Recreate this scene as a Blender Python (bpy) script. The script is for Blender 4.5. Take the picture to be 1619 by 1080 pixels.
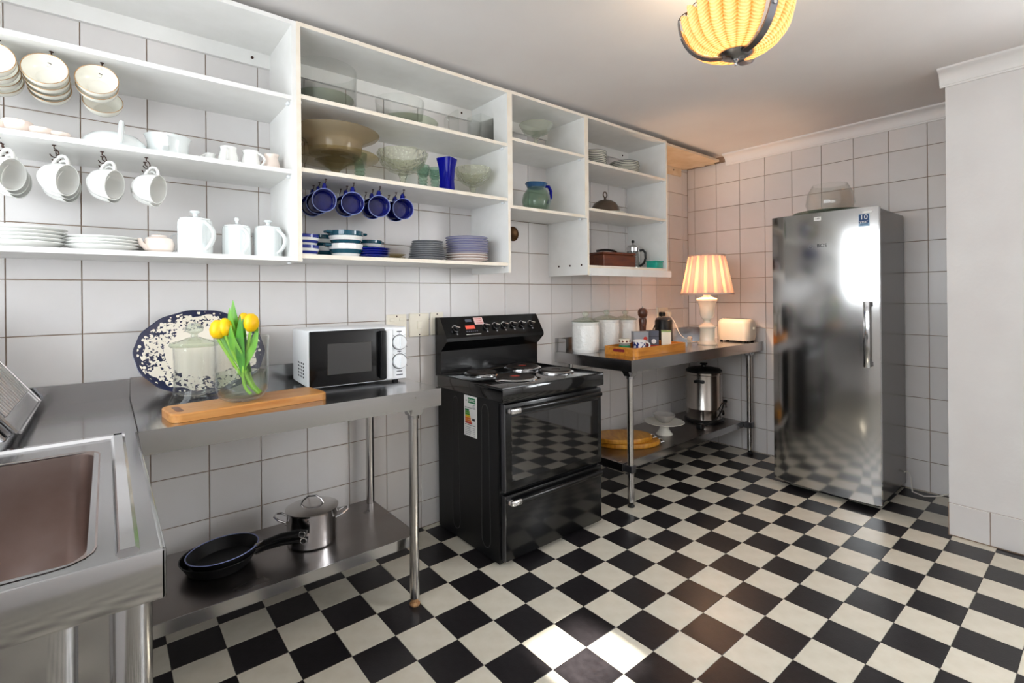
import bpy, bmesh, math, random
from mathutils import Matrix, Vector
random.seed(7)
PI = math.pi
for o in list(bpy.data.objects): bpy.data.objects.remove(o)
SC = bpy.context.scene
COL = SC.collection

# ------------------------------------------------------------------ camera
cam_d = bpy.data.cameras.new('camera'); cam = bpy.data.objects.new('camera', cam_d); COL.objects.link(cam)
YAW, ROLL = 0.88544, -0.0093
_F = Vector((math.cos(YAW), math.sin(YAW), 0)); _r = Vector((math.sin(YAW), -math.cos(YAW), 0)); _u = Vector((0, 0, 1))
_r2 = _r*math.cos(ROLL)+_u*math.sin(ROLL); _u2 = _r2.cross(_F)
cam.matrix_world = Matrix(((_r2.x, _u2.x, -_F.x, .268), (_r2.y, _u2.y, -_F.y, -2.431), (_r2.z, _u2.z, -_F.z, 1.272), (0, 0, 0, 1)))
cam_d.sensor_fit = 'HORIZONTAL'; cam_d.sensor_width = 36; cam_d.lens = 785.63*36/1619
cam_d.shift_y = (466.3-540)/1619; cam_d.clip_start = .02
SC.camera = cam
# ------------------------------------------------------------------ world, sun, window light, added fill, exposure
w = bpy.data.worlds.new('sky'); SC.world = w; w.use_nodes = True
w.node_tree.nodes['Background'].inputs[0].default_value = (.80, .88, 1, 1); w.node_tree.nodes['Background'].inputs[1].default_value = 1.2
LX, BX, NX, NY, CZ, BY = -.45, 4.285, 3.67, -1.86, 2.418, -4.5
def lamp(name, kind, loc, energy, color, **kw):
    d = bpy.data.lights.new(name, kind); d.energy = energy; d.color = color
    for k, v in kw.items(): setattr(d, k, v)
    o = bpy.data.objects.new(name, d); COL.objects.link(o); o.location = loc; return o
def aim(o, d): o.rotation_euler = Vector(d).to_track_quat('-Z', 'Y').to_euler()
sun = lamp('sun', 'SUN', (1.6, -6, 4), 42.0, (1, .95, .86), angle=math.radians(1.3)); aim(sun, (0, .82, -.56))
a = lamp('daylight_side_window', 'AREA', (LX-.16, -1.56, 1.60), 46, (.94, .96, 1), shape='RECTANGLE', size=2.4, size_y=1.0); aim(a, (1, 0, 0))
a = lamp('added_fill_right', 'AREA', (NX+.2, -3.46, 1.60), 75, (.97, .97, 1), shape='RECTANGLE', size=1.5, size_y=1.15); aim(a, (-1, 0, 0))  # added fill light, shining in through an invented window opening
VS = SC.view_settings; VS.view_transform = 'Standard'; VS.look = 'None'; VS.gamma = 1; VS.use_curve_mapping = False; VS.exposure = 0.30

# ------------------------------------------------------------------ materials
def lin(h):
    h = h.lstrip('#'); c = [int(h[i:i+2], 16)/255 for i in (0, 2, 4)]
    return tuple((x/12.92 if x <= .04045 else ((x+.055)/1.055)**2.4) for x in c)+(1,)
MATS = {}
def mat(name, col, rough=.5, metal=0, coat=0, trans=0, ior=1.45, emis=None, bump=None, var=None, objrand=0, stretch=(1, 1, 1), sheen=0, spec=.5, rvar=0, alpha=1, subs=0, aniso=0):
    m = bpy.data.materials.new(name); m.use_nodes = True; nt = m.node_tree; N = nt.nodes; L = nt.links; b = N['Principled BSDF']
    c = lin(col) if isinstance(col, str) else col
    b.inputs['Base Color'].default_value = c; b.inputs['Roughness'].default_value = rough; b.inputs['Metallic'].default_value = metal
    b.inputs['Coat Weight'].default_value = coat; b.inputs['Coat Roughness'].default_value = .05
    b.inputs['Transmission Weight'].default_value = trans; b.inputs['IOR'].default_value = ior; b.inputs['Specular IOR Level'].default_value = spec
    b.inputs['Alpha'].default_value = alpha; b.inputs['Anisotropic'].default_value = aniso
    if subs: b.inputs['Subsurface Weight'].default_value = subs; b.inputs['Subsurface Radius'].default_value = (.02, .01, .006)
    if emis: b.inputs['Emission Color'].default_value = lin(emis[0]); b.inputs['Emission Strength'].default_value = emis[1]
    tc = N.new('ShaderNodeTexCoord'); mp = N.new('ShaderNodeMapping'); mp.inputs['Scale'].default_value = stretch; L.new(tc.outputs['Object'], mp.inputs['Vector'])
    def noise(scale, detail=3):
        n = N.new('ShaderNodeTexNoise'); n.inputs['Scale'].default_value = scale; n.inputs['Detail'].default_value = detail; L.new(mp.outputs[0], n.inputs['Vector']); return n
    if bump:
        n = noise(bump[0], bump[2] if len(bump) > 2 else 3); bp = N.new('ShaderNodeBump'); bp.inputs['Strength'].default_value = bump[1]; bp.inputs['Distance'].default_value = .01
        L.new(n.outputs['Fac'], bp.inputs['Height']); L.new(bp.outputs[0], b.inputs['Normal'])
    src = None
    if var:
        n = noise(var[0], 5); r = N.new('ShaderNodeMapRange'); r.inputs[1].default_value = .3; r.inputs[2].default_value = .7; L.new(n.outputs['Fac'], r.inputs[0])
        mx = N.new('ShaderNodeMix'); mx.data_type = 'RGBA'; mx.inputs['A'].default_value = c; mx.inputs['B'].default_value = lin(var[1]); L.new(r.outputs[0], mx.inputs['Factor']); src = mx.outputs['Result']
    if objrand:
        oi = N.new('ShaderNodeObjectInfo'); r = N.new('ShaderNodeMapRange'); r.inputs[3].default_value = 1-objrand; r.inputs[4].default_value = 1+objrand*.4; L.new(oi.outputs['Random'], r.inputs[0])
        hs = N.new('ShaderNodeHueSaturation'); hs.inputs['Color'].default_value = c; L.new(r.outputs[0], hs.inputs['Value'])
        if src: L.new(src, hs.inputs['Color'])
        src = hs.outputs[0]
    if src: L.new(src, b.inputs['Base Color'])
    if rvar:
        n = noise(6, 4); r = N.new('ShaderNodeMapRange'); r.inputs[3].default_value = max(.02, rough-rvar); r.inputs[4].default_value = rough+rvar; L.new(n.outputs['Fac'], r.inputs[0]); L.new(r.outputs[0], b.inputs['Roughness'])
    MATS[name] = m; return m
def thin_glass(name, tint, haze=.04, hazecol='ffffff', refl=1.0, bump=None, rough=.02):
    m = bpy.data.materials.new(name); m.use_nodes = True; nt = m.node_tree; N = nt.nodes; L = nt.links
    for n in list(N): N.remove(n)
    out = N.new('ShaderNodeOutputMaterial'); tr = N.new('ShaderNodeBsdfTransparent'); tr.inputs[0].default_value = lin(tint)
    gl = N.new('ShaderNodeBsdfGlossy'); gl.inputs['Roughness'].default_value = rough
    df = N.new('ShaderNodeBsdfDiffuse'); df.inputs[0].default_value = lin(hazecol)
    lw = N.new('ShaderNodeLayerWeight'); lw.inputs['Blend'].default_value = .5
    pw = N.new('ShaderNodeMath'); pw.operation = 'POWER'; pw.inputs[1].default_value = 3.6; L.new(lw.outputs['Facing'], pw.inputs[0])
    ma = N.new('ShaderNodeMath'); ma.operation = 'MULTIPLY_ADD'; ma.inputs[1].default_value = .75*refl; ma.inputs[2].default_value = .03*refl; L.new(pw.outputs[0], ma.inputs[0])
    m1 = N.new('ShaderNodeMixShader'); L.new(ma.outputs[0], m1.inputs[0]); L.new(tr.outputs[0], m1.inputs[1]); L.new(gl.outputs[0], m1.inputs[2])
    m2 = N.new('ShaderNodeMixShader'); m2.inputs[0].default_value = haze; L.new(m1.outputs[0], m2.inputs[1]); L.new(df.outputs[0], m2.inputs[2])
    if bump:
        tc = N.new('ShaderNodeTexCoord'); vo = N.new('ShaderNodeTexVoronoi'); vo.inputs['Scale'].default_value = bump[0]; L.new(tc.outputs['Object'], vo.inputs['Vector'])
        bp = N.new('ShaderNodeBump'); bp.inputs['Strength'].default_value = bump[1]; bp.inputs['Distance'].default_value = .01; L.new(vo.outputs['Distance'], bp.inputs['Height'])
        for q in (gl, df): L.new(bp.outputs[0], q.inputs['Normal'])
        L.new(bp.outputs[0], lw.inputs['Normal'])
    L.new(m2.outputs[0], out.inputs[0]); MATS[name] = m; return m
mat('wall_tile', 'e3e0df', .24, spec=.35, bump=(9, .04, 2), var=(3.5, 'dcd7d3'), objrand=.035)
mat('grout', 'a08c7b', .85, var=(30, '86705d'))
mat('floor_black', '1c191b', .32, bump=(160, .05), var=(40, '262325'), objrand=.2)
mat('floor_cream', 'd9d3c4', .28, bump=(160, .04), var=(18, 'cfc8b7'), objrand=.04)
mat('floor_grout', '6f665c', .8)
mat('plaster', 'e6e3e1', .75, bump=(60, .08), var=(5, 'e0dcda'))
mat('ceiling_paint', 'e6e2df', .8, bump=(7, .2, 4), var=(2.2, 'dfdad7'))
mat('cornice_paint', 'eeebe9', .5)
mat('laminate', 'eeedea', .35, var=(12, 'e8e7e3'))
mat('edge_band', 'f1e9dc', .4, var=(14, 'e8dcc8'))
mat('board_lamp_tint', 'e2cfb6', .6, var=(10, 'd2b995'))  # warm lamplight is put into the board colour
mat('steel', (.46, .455, .46, 1), .17, 1, bump=(7, .012, 2), rvar=.035, aniso=.4)
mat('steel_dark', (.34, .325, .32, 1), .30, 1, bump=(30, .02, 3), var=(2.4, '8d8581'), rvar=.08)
mat('steel_tube', (.58, .56, .545, 1), .2, 1, rvar=.04)
mat('steel_urn', (.46, .42, .385, 1), .2, 1, rvar=.03)
mat('steel_bowl', (.50, .42, .39, 1), .33, 1, bump=(40, .04), var=(4, '9c8a83'), rvar=.08)  # brownish tint in the colour stands in for warm reflections
mat('fridge_door', (.49, .48, .47, 1), .125, 1, stretch=(1, 1, .35), bump=(3.0, .10, 1), aniso=.3)
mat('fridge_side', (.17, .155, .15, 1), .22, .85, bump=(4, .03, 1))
mat('chrome', (.75, .75, .76, 1), .09, 1)
mat('dark_metal', (.13, .13, .14, 1), .3, .9)
mat('hook_metal', '3a2219', .45, .6)
mat('black_enamel', '0b0b0c', .2, coat=.15, spec=.4)
mat('black_satin', '131314', .38, spec=.35)
mat('black_plastic', '0d0d0e', .35)
mat('oven_glass', '060607', .03, coat=1, spec=.8)
mat('hob_enamel', '09090a', .07, coat=.5)
mat('emboss_line', '3d3c3c', .3)
mat('hotplate', '2b2624', .42, .4, var=(30, '38312d'))
mat('white_plastic', 'eceef0', .28, coat=.2)
mat('cream_plastic', 'ece4d2', .35)
mat('porcelain', 'f3f3ef', .10, coat=.5, bump=(14, .02, 1))
mat('porcelain_bluish', 'eef3f2', .10, coat=.5)
mat('porcelain_cream', 'efece0', .12, coat=.4)
mat('porcelain_pink', 'f4e3d7', .14, coat=.4)
mat('gold_rim', 'b48f64', .35, .3)
mat('grey_rim', '8f9490', .3)
mat('blue_glaze', '0c1a86', .08, coat=.6, var=(18, '081062'))
mat('blue_rim', '8e9ad6', .15, coat=.4)
mat('blue_dark', '080d4c', .1, coat=.5)
mat('blue_stripe', '1c2f8c', .12, coat=.5)
mat('teal_stripe', '0c4a5c', .1, coat=.6)
mat('grey_stone', '8f9092', .3, coat=.2, var=(30, '7c7e82'))
mat('lilac_glaze', 'c9c6d6', .15, coat=.4)
mat('lilac_rim', '6b6d9a', .2)
mat('blush_glaze', 'e3cfc6', .2, coat=.3)
mat('wood_board', 'c18c50', .38, stretch=(1, 9, 9), var=(6, 'a9682c'), bump=(20, .05))
mat('wood_tray', 'd58f36', .32, coat=.2, stretch=(2, 12, 12), var=(5, 'b76f22'))
mat('wood_oval', 'd89a2e', .35, stretch=(8, 2, 2), var=(5, 'b4741f'))
mat('wood_dark', '74350f', .35, coat=.2, stretch=(2, 14, 14), var=(5, '512008'))
mat('wood_mill', '5d2e18', .35, coat=.3, stretch=(10, 10, 1), var=(4, '3f1c0d'))
mat('bronze', '7d7064', .28, .85, var=(10, '5d5148'))
mat('brass_disc', '5a3d1c', .35, .7, var=(20, '3b2610'))
mat('teal_plastic', '1fa894', .3, coat=.3)
mat('leaf_green', '4f9a25', .38, var=(9, '2f7414'), stretch=(6, 6, 1), subs=.1)
mat('leaf_light', '7ab536', .38, var=(9, '4f9422'), stretch=(6, 6, 1), subs=.1)
mat('stem_green', '8fc040', .4, subs=.1)
mat('tulip_yellow', 'ffd414', .42, var=(20, 'f2b800'), subs=.15)
mat('rubber', '151515', .6)
mat('white_cord', 'e6e1d8', .45)
mat('red_print', 'c0392b', .5); mat('display_red', 'e5604e', .4, emis=('e5604e', .25)); mat('blue_print', '2b4a78', .5); mat('pink_paper', 'efc9c6', .6); mat('paper', 'f2f1ee', .6)
mat('ink', '20232a', .6); mat('green_print', '0f7a4a', .5); mat('green_bright', '5aa636', .5); mat('yellow_print', 'f0c419', .5); mat('orange_print', 'e2761b', .5); mat('light_blue_print', '9fc4dd', .5)
mat('box_grey', '9a9b9f', .5); mat('box_slate', '5c5f6b', .5); mat('box_cream', 'efe7d2', .5); mat('box_green', '93a86b', .5); mat('box_maroon', '7c1d26', .5)
mat('alabaster', 'f1ead9', .18, coat=.4, var=(7, 'e8dcc2'))
mat('rust', '7a4a2a', .8, var=(60, 'caa070'))
mat('window_paint', 'f1f0ee', .4)
mat('strap_metal', (.22, .22, .24, 1), .28, 1)
thin_glass('knob_glass', 'f2f5ef', .16, 'e2e6da', 1.6)
thin_glass('clear_glass', 'fdfefd', .004, refl=1.0)
thin_glass('bulb_glass', 'fffaf0', .02, 'fff2dc')
thin_glass('pane_glass', 'fafcfc', .0, refl=.6)
thin_glass('smoke_glass', 'efe8d2', .07, 'b8a884')
thin_glass('amber_bowl', 'dccdb0', .36, 'b8aa90', rough=.1)
thin_glass('pressed_glass', 'fafbf2', .07, 'eef0dc', 1.6, bump=(60, 1.0), rough=.05)
thin_glass('green_glass', 'e2f2e9', .10, 'aed8c2', 1.4, bump=(90, .7))
thin_glass('sea_glass', 'dfe9e1', .09, 'a8c0ae', 1.3, rough=.03)
thin_glass('aqua_glass', '7fa6c4', .30, '4f7fae', 1.3)
thin_glass('cobalt_glass', '1018c8', .55, '0a12a0', 1.3)
thin_glass('green_plate_glass', 'f0f5ec', .06, 'c2cfb6', 1.4)
thin_glass('water', 'f2f7f0', .03, 'd4e4d0', .8)
thin_glass('frosted', 'f2f0ee', .35, 'd8d4d0', .6, rough=.15)

# ------------------------------------------------------------------ mesh helpers
def rot(ax, d): return Matrix.Rotation(math.radians(d), 4, ax)
def tr(x, y, z): return Matrix.Translation((x, y, z))
def axis_to(d, up=(0, 0, 1)):
    """matrix whose local +Z points along d and whose local +X lies as near `up` as it can"""
    z = Vector(d).normalized(); x = Vector(up) - z*Vector(up).dot(z)
    if x.length < 1e-6: x = Vector((1, 0, 0)) - z*z.x
    x.normalize(); y = z.cross(x)
    return Matrix(((x.x, y.x, z.x, 0), (x.y, y.y, z.y, 0), (x.z, y.z, z.z, 0), (0, 0, 0, 1)))
class MB:
    def __init__(s): s.v = []; s.f = []; s.m = []
    def add(s, vs, fs, mi=0, X=None):
        o = len(s.v)
        for p in vs:
            p = Vector(p)
            if X is not None: p = X @ p
            s.v.append(p)
        for i, q in enumerate(fs): s.f.append([o+k for k in q]); s.m.append(mi[i] if isinstance(mi, list) else mi)
        return s
    def box(s, x0, x1, y0, y1, z0, z1, mi=0, X=None, front=None):
        v = [(x0, y0, z0), (x1, y0, z0), (x1, y1, z0), (x0, y1, z0), (x0, y0, z1), (x1, y0, z1), (x1, y1, z1), (x0, y1, z1)]
        f = [(0, 3, 2, 1), (4, 5, 6, 7), (0, 1, 5, 4), (1, 2, 6, 5), (2, 3, 7, 6), (3, 0, 4, 7)]
        return s.add(v, f, mi if front is None else [mi, mi, front, mi, mi, mi], X)
    def rbox(s, x0, x1, y0, y1, z0, z1, r=.01, seg=2, mi=0, X=None):
        bm = bmesh.new(); bmesh.ops.create_cube(bm, size=1)
        for v in bm.verts: v.co = Vector((x0+(v.co.x+.5)*(x1-x0), y0+(v.co.y+.5)*(y1-y0), z0+(v.co.z+.5)*(z1-z0)))
        bmesh.ops.bevel(bm, geom=bm.edges[:], offset=r, segments=seg, profile=.5, affect='EDGES', clamp_overlap=True)
        bm.verts.index_update(); s.add([v.co.copy() for v in bm.verts], [[v.index for v in f.verts] for f in bm.faces], mi, X); bm.free(); return s
    def prism(s, poly, lo, hi, axis='y', mi=0, X=None, side=None):
        n = len(poly)
        def P(a, b, t): return {'y': (a, t, b), 'x': (t, a, b), 'z': (a, b, t)}[axis]
        v = [P(a, b, lo) for a, b in poly]+[P(a, b, hi) for a, b in poly]
        f = [list(range(n))[::-1], [n+i for i in range(n)]]+[(i, (i+1) % n, n+(i+1) % n, n+i) for i in range(n)]
        return s.add(v, f, mi if side is None else [mi, mi]+[side]*n, X)
    def lathe(s, prof, n=28, mi=0, X=None, wob=None, closed=False, mis=None):
        """prof: list of (r, z); r = 0 ends are closed to a point. wob(theta, k) scales the radius."""
        v = []; ring = []
        for k, (r, z) in enumerate(prof):
            if r <= 1e-6: ring.append([len(v)]); v.append((0, 0, z))
            else:
                ring.append(list(range(len(v), len(v)+n)))
                for i in range(n):
                    t = 2*PI*i/n; q = r*(wob(t, k) if wob else 1); v.append((q*math.cos(t), q*math.sin(t), z))
        f = []; ml = []
        prs = list(zip(range(len(prof)-1), range(1, len(prof))))
        if closed: prs.append((len(prof)-1, 0))
        for a, b in prs:
            A, B = ring[a], ring[b]; mm = (mis[a] if mis else mi)
            for i in range(n):
                j = (i+1) % n
                if len(A) == 1 and len(B) == 1: continue
                if len(A) == 1: f.append((A[0], B[j], B[i]))
                elif len(B) == 1: f.append((A[i], A[j], B[0]))
                else: f.append((A[i], A[j], B[j], B[i]))
                ml.append(mm)
        return s.add(v, f, ml, X)
    def tube(s, path, r, n=8, mi=0, X=None, cap=True, flat=1.0, closed=False):
        pts = [Vector(p) for p in path]; m = len(pts); rr = r if isinstance(r, (list, tuple)) else [r]*m
        v = []; nrm = None
        for k in range(m):
            if closed: t = pts[(k+1) % m]-pts[k-1]
            else: t = pts[min(k+1, m-1)]-pts[max(k-1, 0)]
            t.normalize()
            if nrm is None:
                nrm = Vector((0, 0, 1)) if abs(t.z) < .9 else Vector((1, 0, 0))
            nrm = nrm-t*nrm.dot(t); nrm.normalize(); b = t.cross(nrm)
            for i in range(n):
                a = 2*PI*i/n; v.append(pts[k]+(nrm*math.cos(a)+b*math.sin(a)*flat)*rr[k])
        f = []
        for k in range(m if closed else m-1):
            for i in range(n):
                j = (i+1) % n; k2 = (k+1) % m
                f.append((k*n+i, k*n+j, k2*n+j, k2*n+i))
        if cap and not closed: f.append(list(range(n))[::-1]); f.append([(m-1)*n+i for i in range(n)])
        return s.add(v, f, mi, X)
    def disc(s, r, z0, z1, n=24, mi=0, X=None): return s.lathe([(0, z0), (r, z0), (r, z1), (0, z1)], n, mi, X)
def mesh_of(name, mb, mats, smooth=35):
    me = bpy.data.meshes.new(name); me.from_pydata([tuple(p) for p in mb.v], [], mb.f)
    for m in (mats if isinstance(mats, (list, tuple)) else [mats]): me.materials.append(MATS[m])
    if any(mb.m): me.polygons.foreach_set('material_index', mb.m)
    bm = bmesh.new(); bm.from_mesh(me); bmesh.ops.recalc_face_normals(bm, faces=bm.faces[:]); bm.to_mesh(me); bm.free()
    if smooth:
        me.polygons.foreach_set('use_smooth', [True]*len(me.polygons)); me.set_sharp_from_angle(angle=math.radians(smooth))
    me.update(); return me
def tag(o, label=None, cat=None, group=None, kind=None):
    if label: o['label'] = label
    if cat: o['category'] = cat
    if group: o['group'] = group
    if kind: o['kind'] = kind
    return o
def obj(name, mb, mats, parent=None, smooth=35, X=None):
    me = mb if isinstance(mb, bpy.types.Mesh) else mesh_of(name, mb, mats, smooth)
    o = bpy.data.objects.new(name, me); COL.objects.link(o)
    if X is not None: o.matrix_world = X
    if parent: o.parent = parent
    return o
def thing(name, label, cat, loc=(0, 0, 0), rz=0, group=None, X=None):
    o = bpy.data.objects.new(name, None); COL.objects.link(o); o.empty_display_size = .05
    if X is not None: o.matrix_world = X
    else: o.location = loc; o.rotation_euler = (0, 0, math.radians(rz))
    return tag(o, label, cat, group)
def solid(name, mb, mats, label, cat, loc=(0, 0, 0), rz=0, group=None, smooth=35, X=None):
    o = obj(name, mb, mats, None, smooth, X)
    if X is None: o.location = loc; o.rotation_euler = (0, 0, math.radians(rz))
    return tag(o, label, cat, group)
def copy_tree(o, parent=None, X=None):
    c = o.copy(); COL.objects.link(c)
    if parent: c.parent = parent
    if X is not None: c.matrix_world = X
    for ch in [x for x in bpy.data.objects if x.parent == o]: copy_tree(ch, c)
    return c
def struct(name, mb, m, parent=None, smooth=0):
    o = obj(name, mb, m, parent, smooth)
    if not parent: o['kind'] = 'structure'
    return o
def text_part(name, s, size, m, parent, X, depth=.0006):
    c = bpy.data.curves.new(name, 'FONT'); c.body = s; c.size = size; c.extrude = depth; c.align_x = 'CENTER'; c.align_y = 'CENTER'; c.resolution_u = 2
    t = bpy.data.objects.new(name, c); COL.objects.link(t); bpy.context.view_layer.update()
    me = bpy.data.meshes.new_from_object(t.evaluated_get(bpy.context.evaluated_depsgraph_get())); bpy.data.objects.remove(t)
    me.name = name; me.materials.clear(); me.materials.append(MATS[m])
    o = bpy.data.objects.new(name, me); COL.objects.link(o); o.parent = parent; o.matrix_local = X; return o
ORD = ['topmost', 'second', 'third', 'fourth', 'fifth', 'sixth', 'seventh', 'eighth', 'ninth', 'tenth', 'eleventh', 'twelfth']

# ------------------------------------------------------------------ setting: floor, walls, ceiling, tiles
TC = {}
def tile_mesh(kind, wdt, hgt, m, th=.006, bv=.0016):
    """one glazed tile lying in XY, front towards +Z, its corner at the origin"""
    key = (kind, round(wdt, 4), round(hgt, 4), m)
    if key not in TC:
        b = MB(); i = bv
        v = [(0, 0, 0), (wdt, 0, 0), (wdt, hgt, 0), (0, hgt, 0), (0, 0, th-bv), (wdt, 0, th-bv), (wdt, hgt, th-bv), (0, hgt, th-bv), (i, i, th), (wdt-i, i, th), (wdt-i, hgt-i, th), (i, hgt-i, th)]
        f = [(0, 1, 5, 4), (1, 2, 6, 5), (2, 3, 7, 6), (3, 0, 4, 7), (4, 5, 9, 8), (5, 6, 10, 9), (6, 7, 11, 10), (7, 4, 8, 11), (8, 9, 10, 11), (3, 2, 1, 0)]
        b.add(v, f); TC[key] = mesh_of(kind, b, m, 0)
    return TC[key]
def tile_grid(name, parent, m, u_lines, v_lines, frame, gap=.0034):
    for u0, u1 in zip(u_lines[:-1], u_lines[1:]):
        for v0, v1 in zip(v_lines[:-1], v_lines[1:]):
            if u1-u0 < .012 or v1-v0 < .012: continue
            me = tile_mesh(name, u1-u0-gap, v1-v0-gap, m); o = obj(name, me, None, parent)
            o.matrix_world = frame @ tr(u0+gap/2, v0+gap/2, 0)
def lines(a, b, origin, step):
    k0 = math.ceil((a-origin)/step+1e-4); out = [a]
    k = k0
    while origin+k*step < b-1e-4: out.append(origin+k*step); k += 1
    return out+[b]
T = .16682
floor = struct('floor', MB().box(LX-.15, BX+.15, BY-.15, .15, -.12, -.004), 'floor_grout')
fx0, fy0 = 1.6003, -1.2065
def px(p):
    v = Vector(p)-Vector((.268, -2.431, 1.272)); d = v.dot(_F)
    return None if d < .15 else (809.5+785.63*v.dot(_r2)/d, 466.3-785.63*v.dot(_u2)/d)
cells = []
for i in range(math.floor((LX-fx0)/T), math.ceil((BX-fx0)/T)):
    for j in range(math.floor((BY-fy0)/T), math.ceil((0-fy0)/T)):
        x0, x1 = max(LX, fx0+i*T), min(BX, fx0+(i+1)*T); y0, y1 = max(BY, fy0+j*T), min(0, fy0+(j+1)*T)
        if x1-x0 < .01 or y1-y0 < .01 or (x0 > NX and y1 < NY-.05): continue
        q = [px(p) for p in ((x0, y0, 0), (x1, y0, 0), (x1, y1, 0), (x0, y1, 0))]; area = 0
        if None not in q:
            cx, cy = sum(p[0] for p in q)/4, sum(p[1] for p in q)/4
            hid = (x0 < .33 and y1 > -1.2) or (1.7 < x0 and x1 < 2.37 and y0 > -.6) or (x0 > 3.76 and -1.5 < y0 and y1 < -1.0) or (x1 < 1.2 and y0 > -.40)
            if -20 < cx < 1640 and cy < 1105 and not hid:
                area = abs(sum(q[k][0]*q[(k+1) % 4][1]-q[(k+1) % 4][0]*q[k][1] for k in range(4)))/2
        cells.append((area, i, j, x0, x1, y0, y1))
cells.sort(reverse=True); rest = MB()
for n, (area, i, j, x0, x1, y0, y1) in enumerate(cells):
    blk = (i+j) % 2 == 0; g = .0016
    if n < 300 and area > 0:
        o = obj('floor_tile', tile_mesh('floor_tile', x1-x0-g, y1-y0-g, 'floor_black' if blk else 'floor_cream', .005, .0006), None, floor); o.matrix_world = tr(x0+g/2, y0+g/2, -.005)
    else: rest.box(x0+g/2, x1-g/2, y0+g/2, y1-g/2, -.005, 0, 0 if blk else 1)
o = obj('floor_tile_field', rest, ['floor_black', 'floor_cream'], floor, 0); o['kind'] = 'stuff'

wall_back = struct('wall_back', MB().box(LX-.15, BX+.15, .0042, .15, -.1, CZ+.1), 'grout')
FA = Matrix(((1, 0, 0, 0), (0, 0, -1, .006), (0, 1, 0, 0), (0, 0, 0, 1)))
tile_grid('wall_tile', wall_back, 'wall_tile', lines(0, BX, 0, .2), lines(0, CZ, .1418, .2), FA)
rest = MB()          # the strip left of the picture edge
for u0, u1 in zip((LX, -.4, -.2), (-.4, -.2, 0)):
    for v0, v1 in zip(lines(0, CZ, .1418, .2)[:-1], lines(0, CZ, .1418, .2)[1:]): rest.box(u0+.0017, u1-.0017, 0, .006, v0+.0017, v1-.0017)
o = obj('wall_tile_field', rest, 'wall_tile', wall_back, 0); o['kind'] = 'stuff'
wall_right = struct('wall_right', MB().box(BX+.0042, BX+.15, NY-.1, .1, -.1, CZ+.1), 'grout')
FB = Matrix(((0, 0, -1, BX+.006), (-1, 0, 0, 0), (0, 1, 0, 0), (0, 0, 0, 1)))
tile_grid('wall_tile', wall_right, 'wall_tile', lines(0, -NY, .068, .2), lines(0, CZ-.05, .1918, .2), FB)
# white plastered projecting wall beside the fridge, unseen window added further along for fill light
wr = MB().box(NX, BX+.15, -2.70, NY, -.1, CZ+.1).box(NX, BX+.15, BY-.15, -4.22, -.1, CZ+.1).box(NX, BX+.15, -4.22, -2.70, 2.18, CZ+.1).box(NX, BX+.15, -4.22, -2.70, -.1, 1.0)
struct('wall_front_right', wr, 'plaster')
bb = struct('baseboard_right', MB().box(NX-.009, NX, -4.4, NY+.002, 0, .168), 'grout')
FN = Matrix(((0, 0, -1, NX-.006), (-1, 0, 0, 0), (0, 1, 0, 0), (0, 0, 0, 1)))
tile_grid('baseboard_tile', bb, 'wall_tile', lines(-NY, 4.4, 2.017, .2), [.004, .170], FN)
fill_win = struct('added_fill_window', MB().box(NX+.05, NX+.11, -4.22, -2.70, 1.0, 1.05).box(NX+.05, NX+.11, -4.22, -2.70, 2.13, 2.18).box(NX+.05, NX+.11, -4.22, -4.17, 1.05, 2.13).box(NX+.05, NX+.11, -2.75, -2.70, 1.05, 2.13), 'window_paint')
obj('mullion', MB().box(NX+.055, NX+.105, -3.48, -3.44, 1.05, 2.13), 'window_paint', fill_win, 0)
for ya in (-4.17, -3.44): obj('pane', MB().box(NX+.078, NX+.082, ya, ya+.69, 1.05, 2.13), 'pane_glass', fill_win, 0)
# left wall with the window over the sink
wl = MB(); wy0, wy1, wz0, wz1 = -2.75, -.37, 1.1, 2.1
wl.box(LX-.15, LX, BY-.15, wy0, -.1, CZ+.1).box(LX-.15, LX, wy1, .15, -.1, CZ+.1).box(LX-.15, LX, wy0, wy1, -.1, wz0).box(LX-.15, LX, wy0, wy1, wz1, CZ+.1)
struct('wall_left', wl, 'plaster')
win = struct('window_1', MB().box(LX-.10, LX-.04, wy0, wy1, wz0, wz0+.05).box(LX-.10, LX-.04, wy0, wy1, wz1-.05, wz1).box(LX-.10, LX-.04, wy0, wy0+.05, wz0, wz1).box(LX-.10, LX-.04, wy1-.05, wy1, wz0, wz1), 'window_paint')
for k in range(1, 3):
    y = wy0+(wy1-wy0)*k/3; obj('mullion', MB().box(LX-.09, LX-.05, y-.02, y+.02, wz0+.05, wz1-.05), 'window_paint', win, 0)
for k in range(3):
    y0 = wy0+(wy1-wy0)*k/3+.03; y1 = wy0+(wy1-wy0)*(k+1)/3-.03; obj('pane', MB().box(LX-.075, LX-.071, y0, y1, wz0+.05, wz1-.05), 'pane_glass', win, 0)
obj('window_sill', MB().box(LX-.04, LX+.05, wy0-.04, wy1+.04, wz0-.03, wz0), 'window_paint', win, 0)
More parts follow.
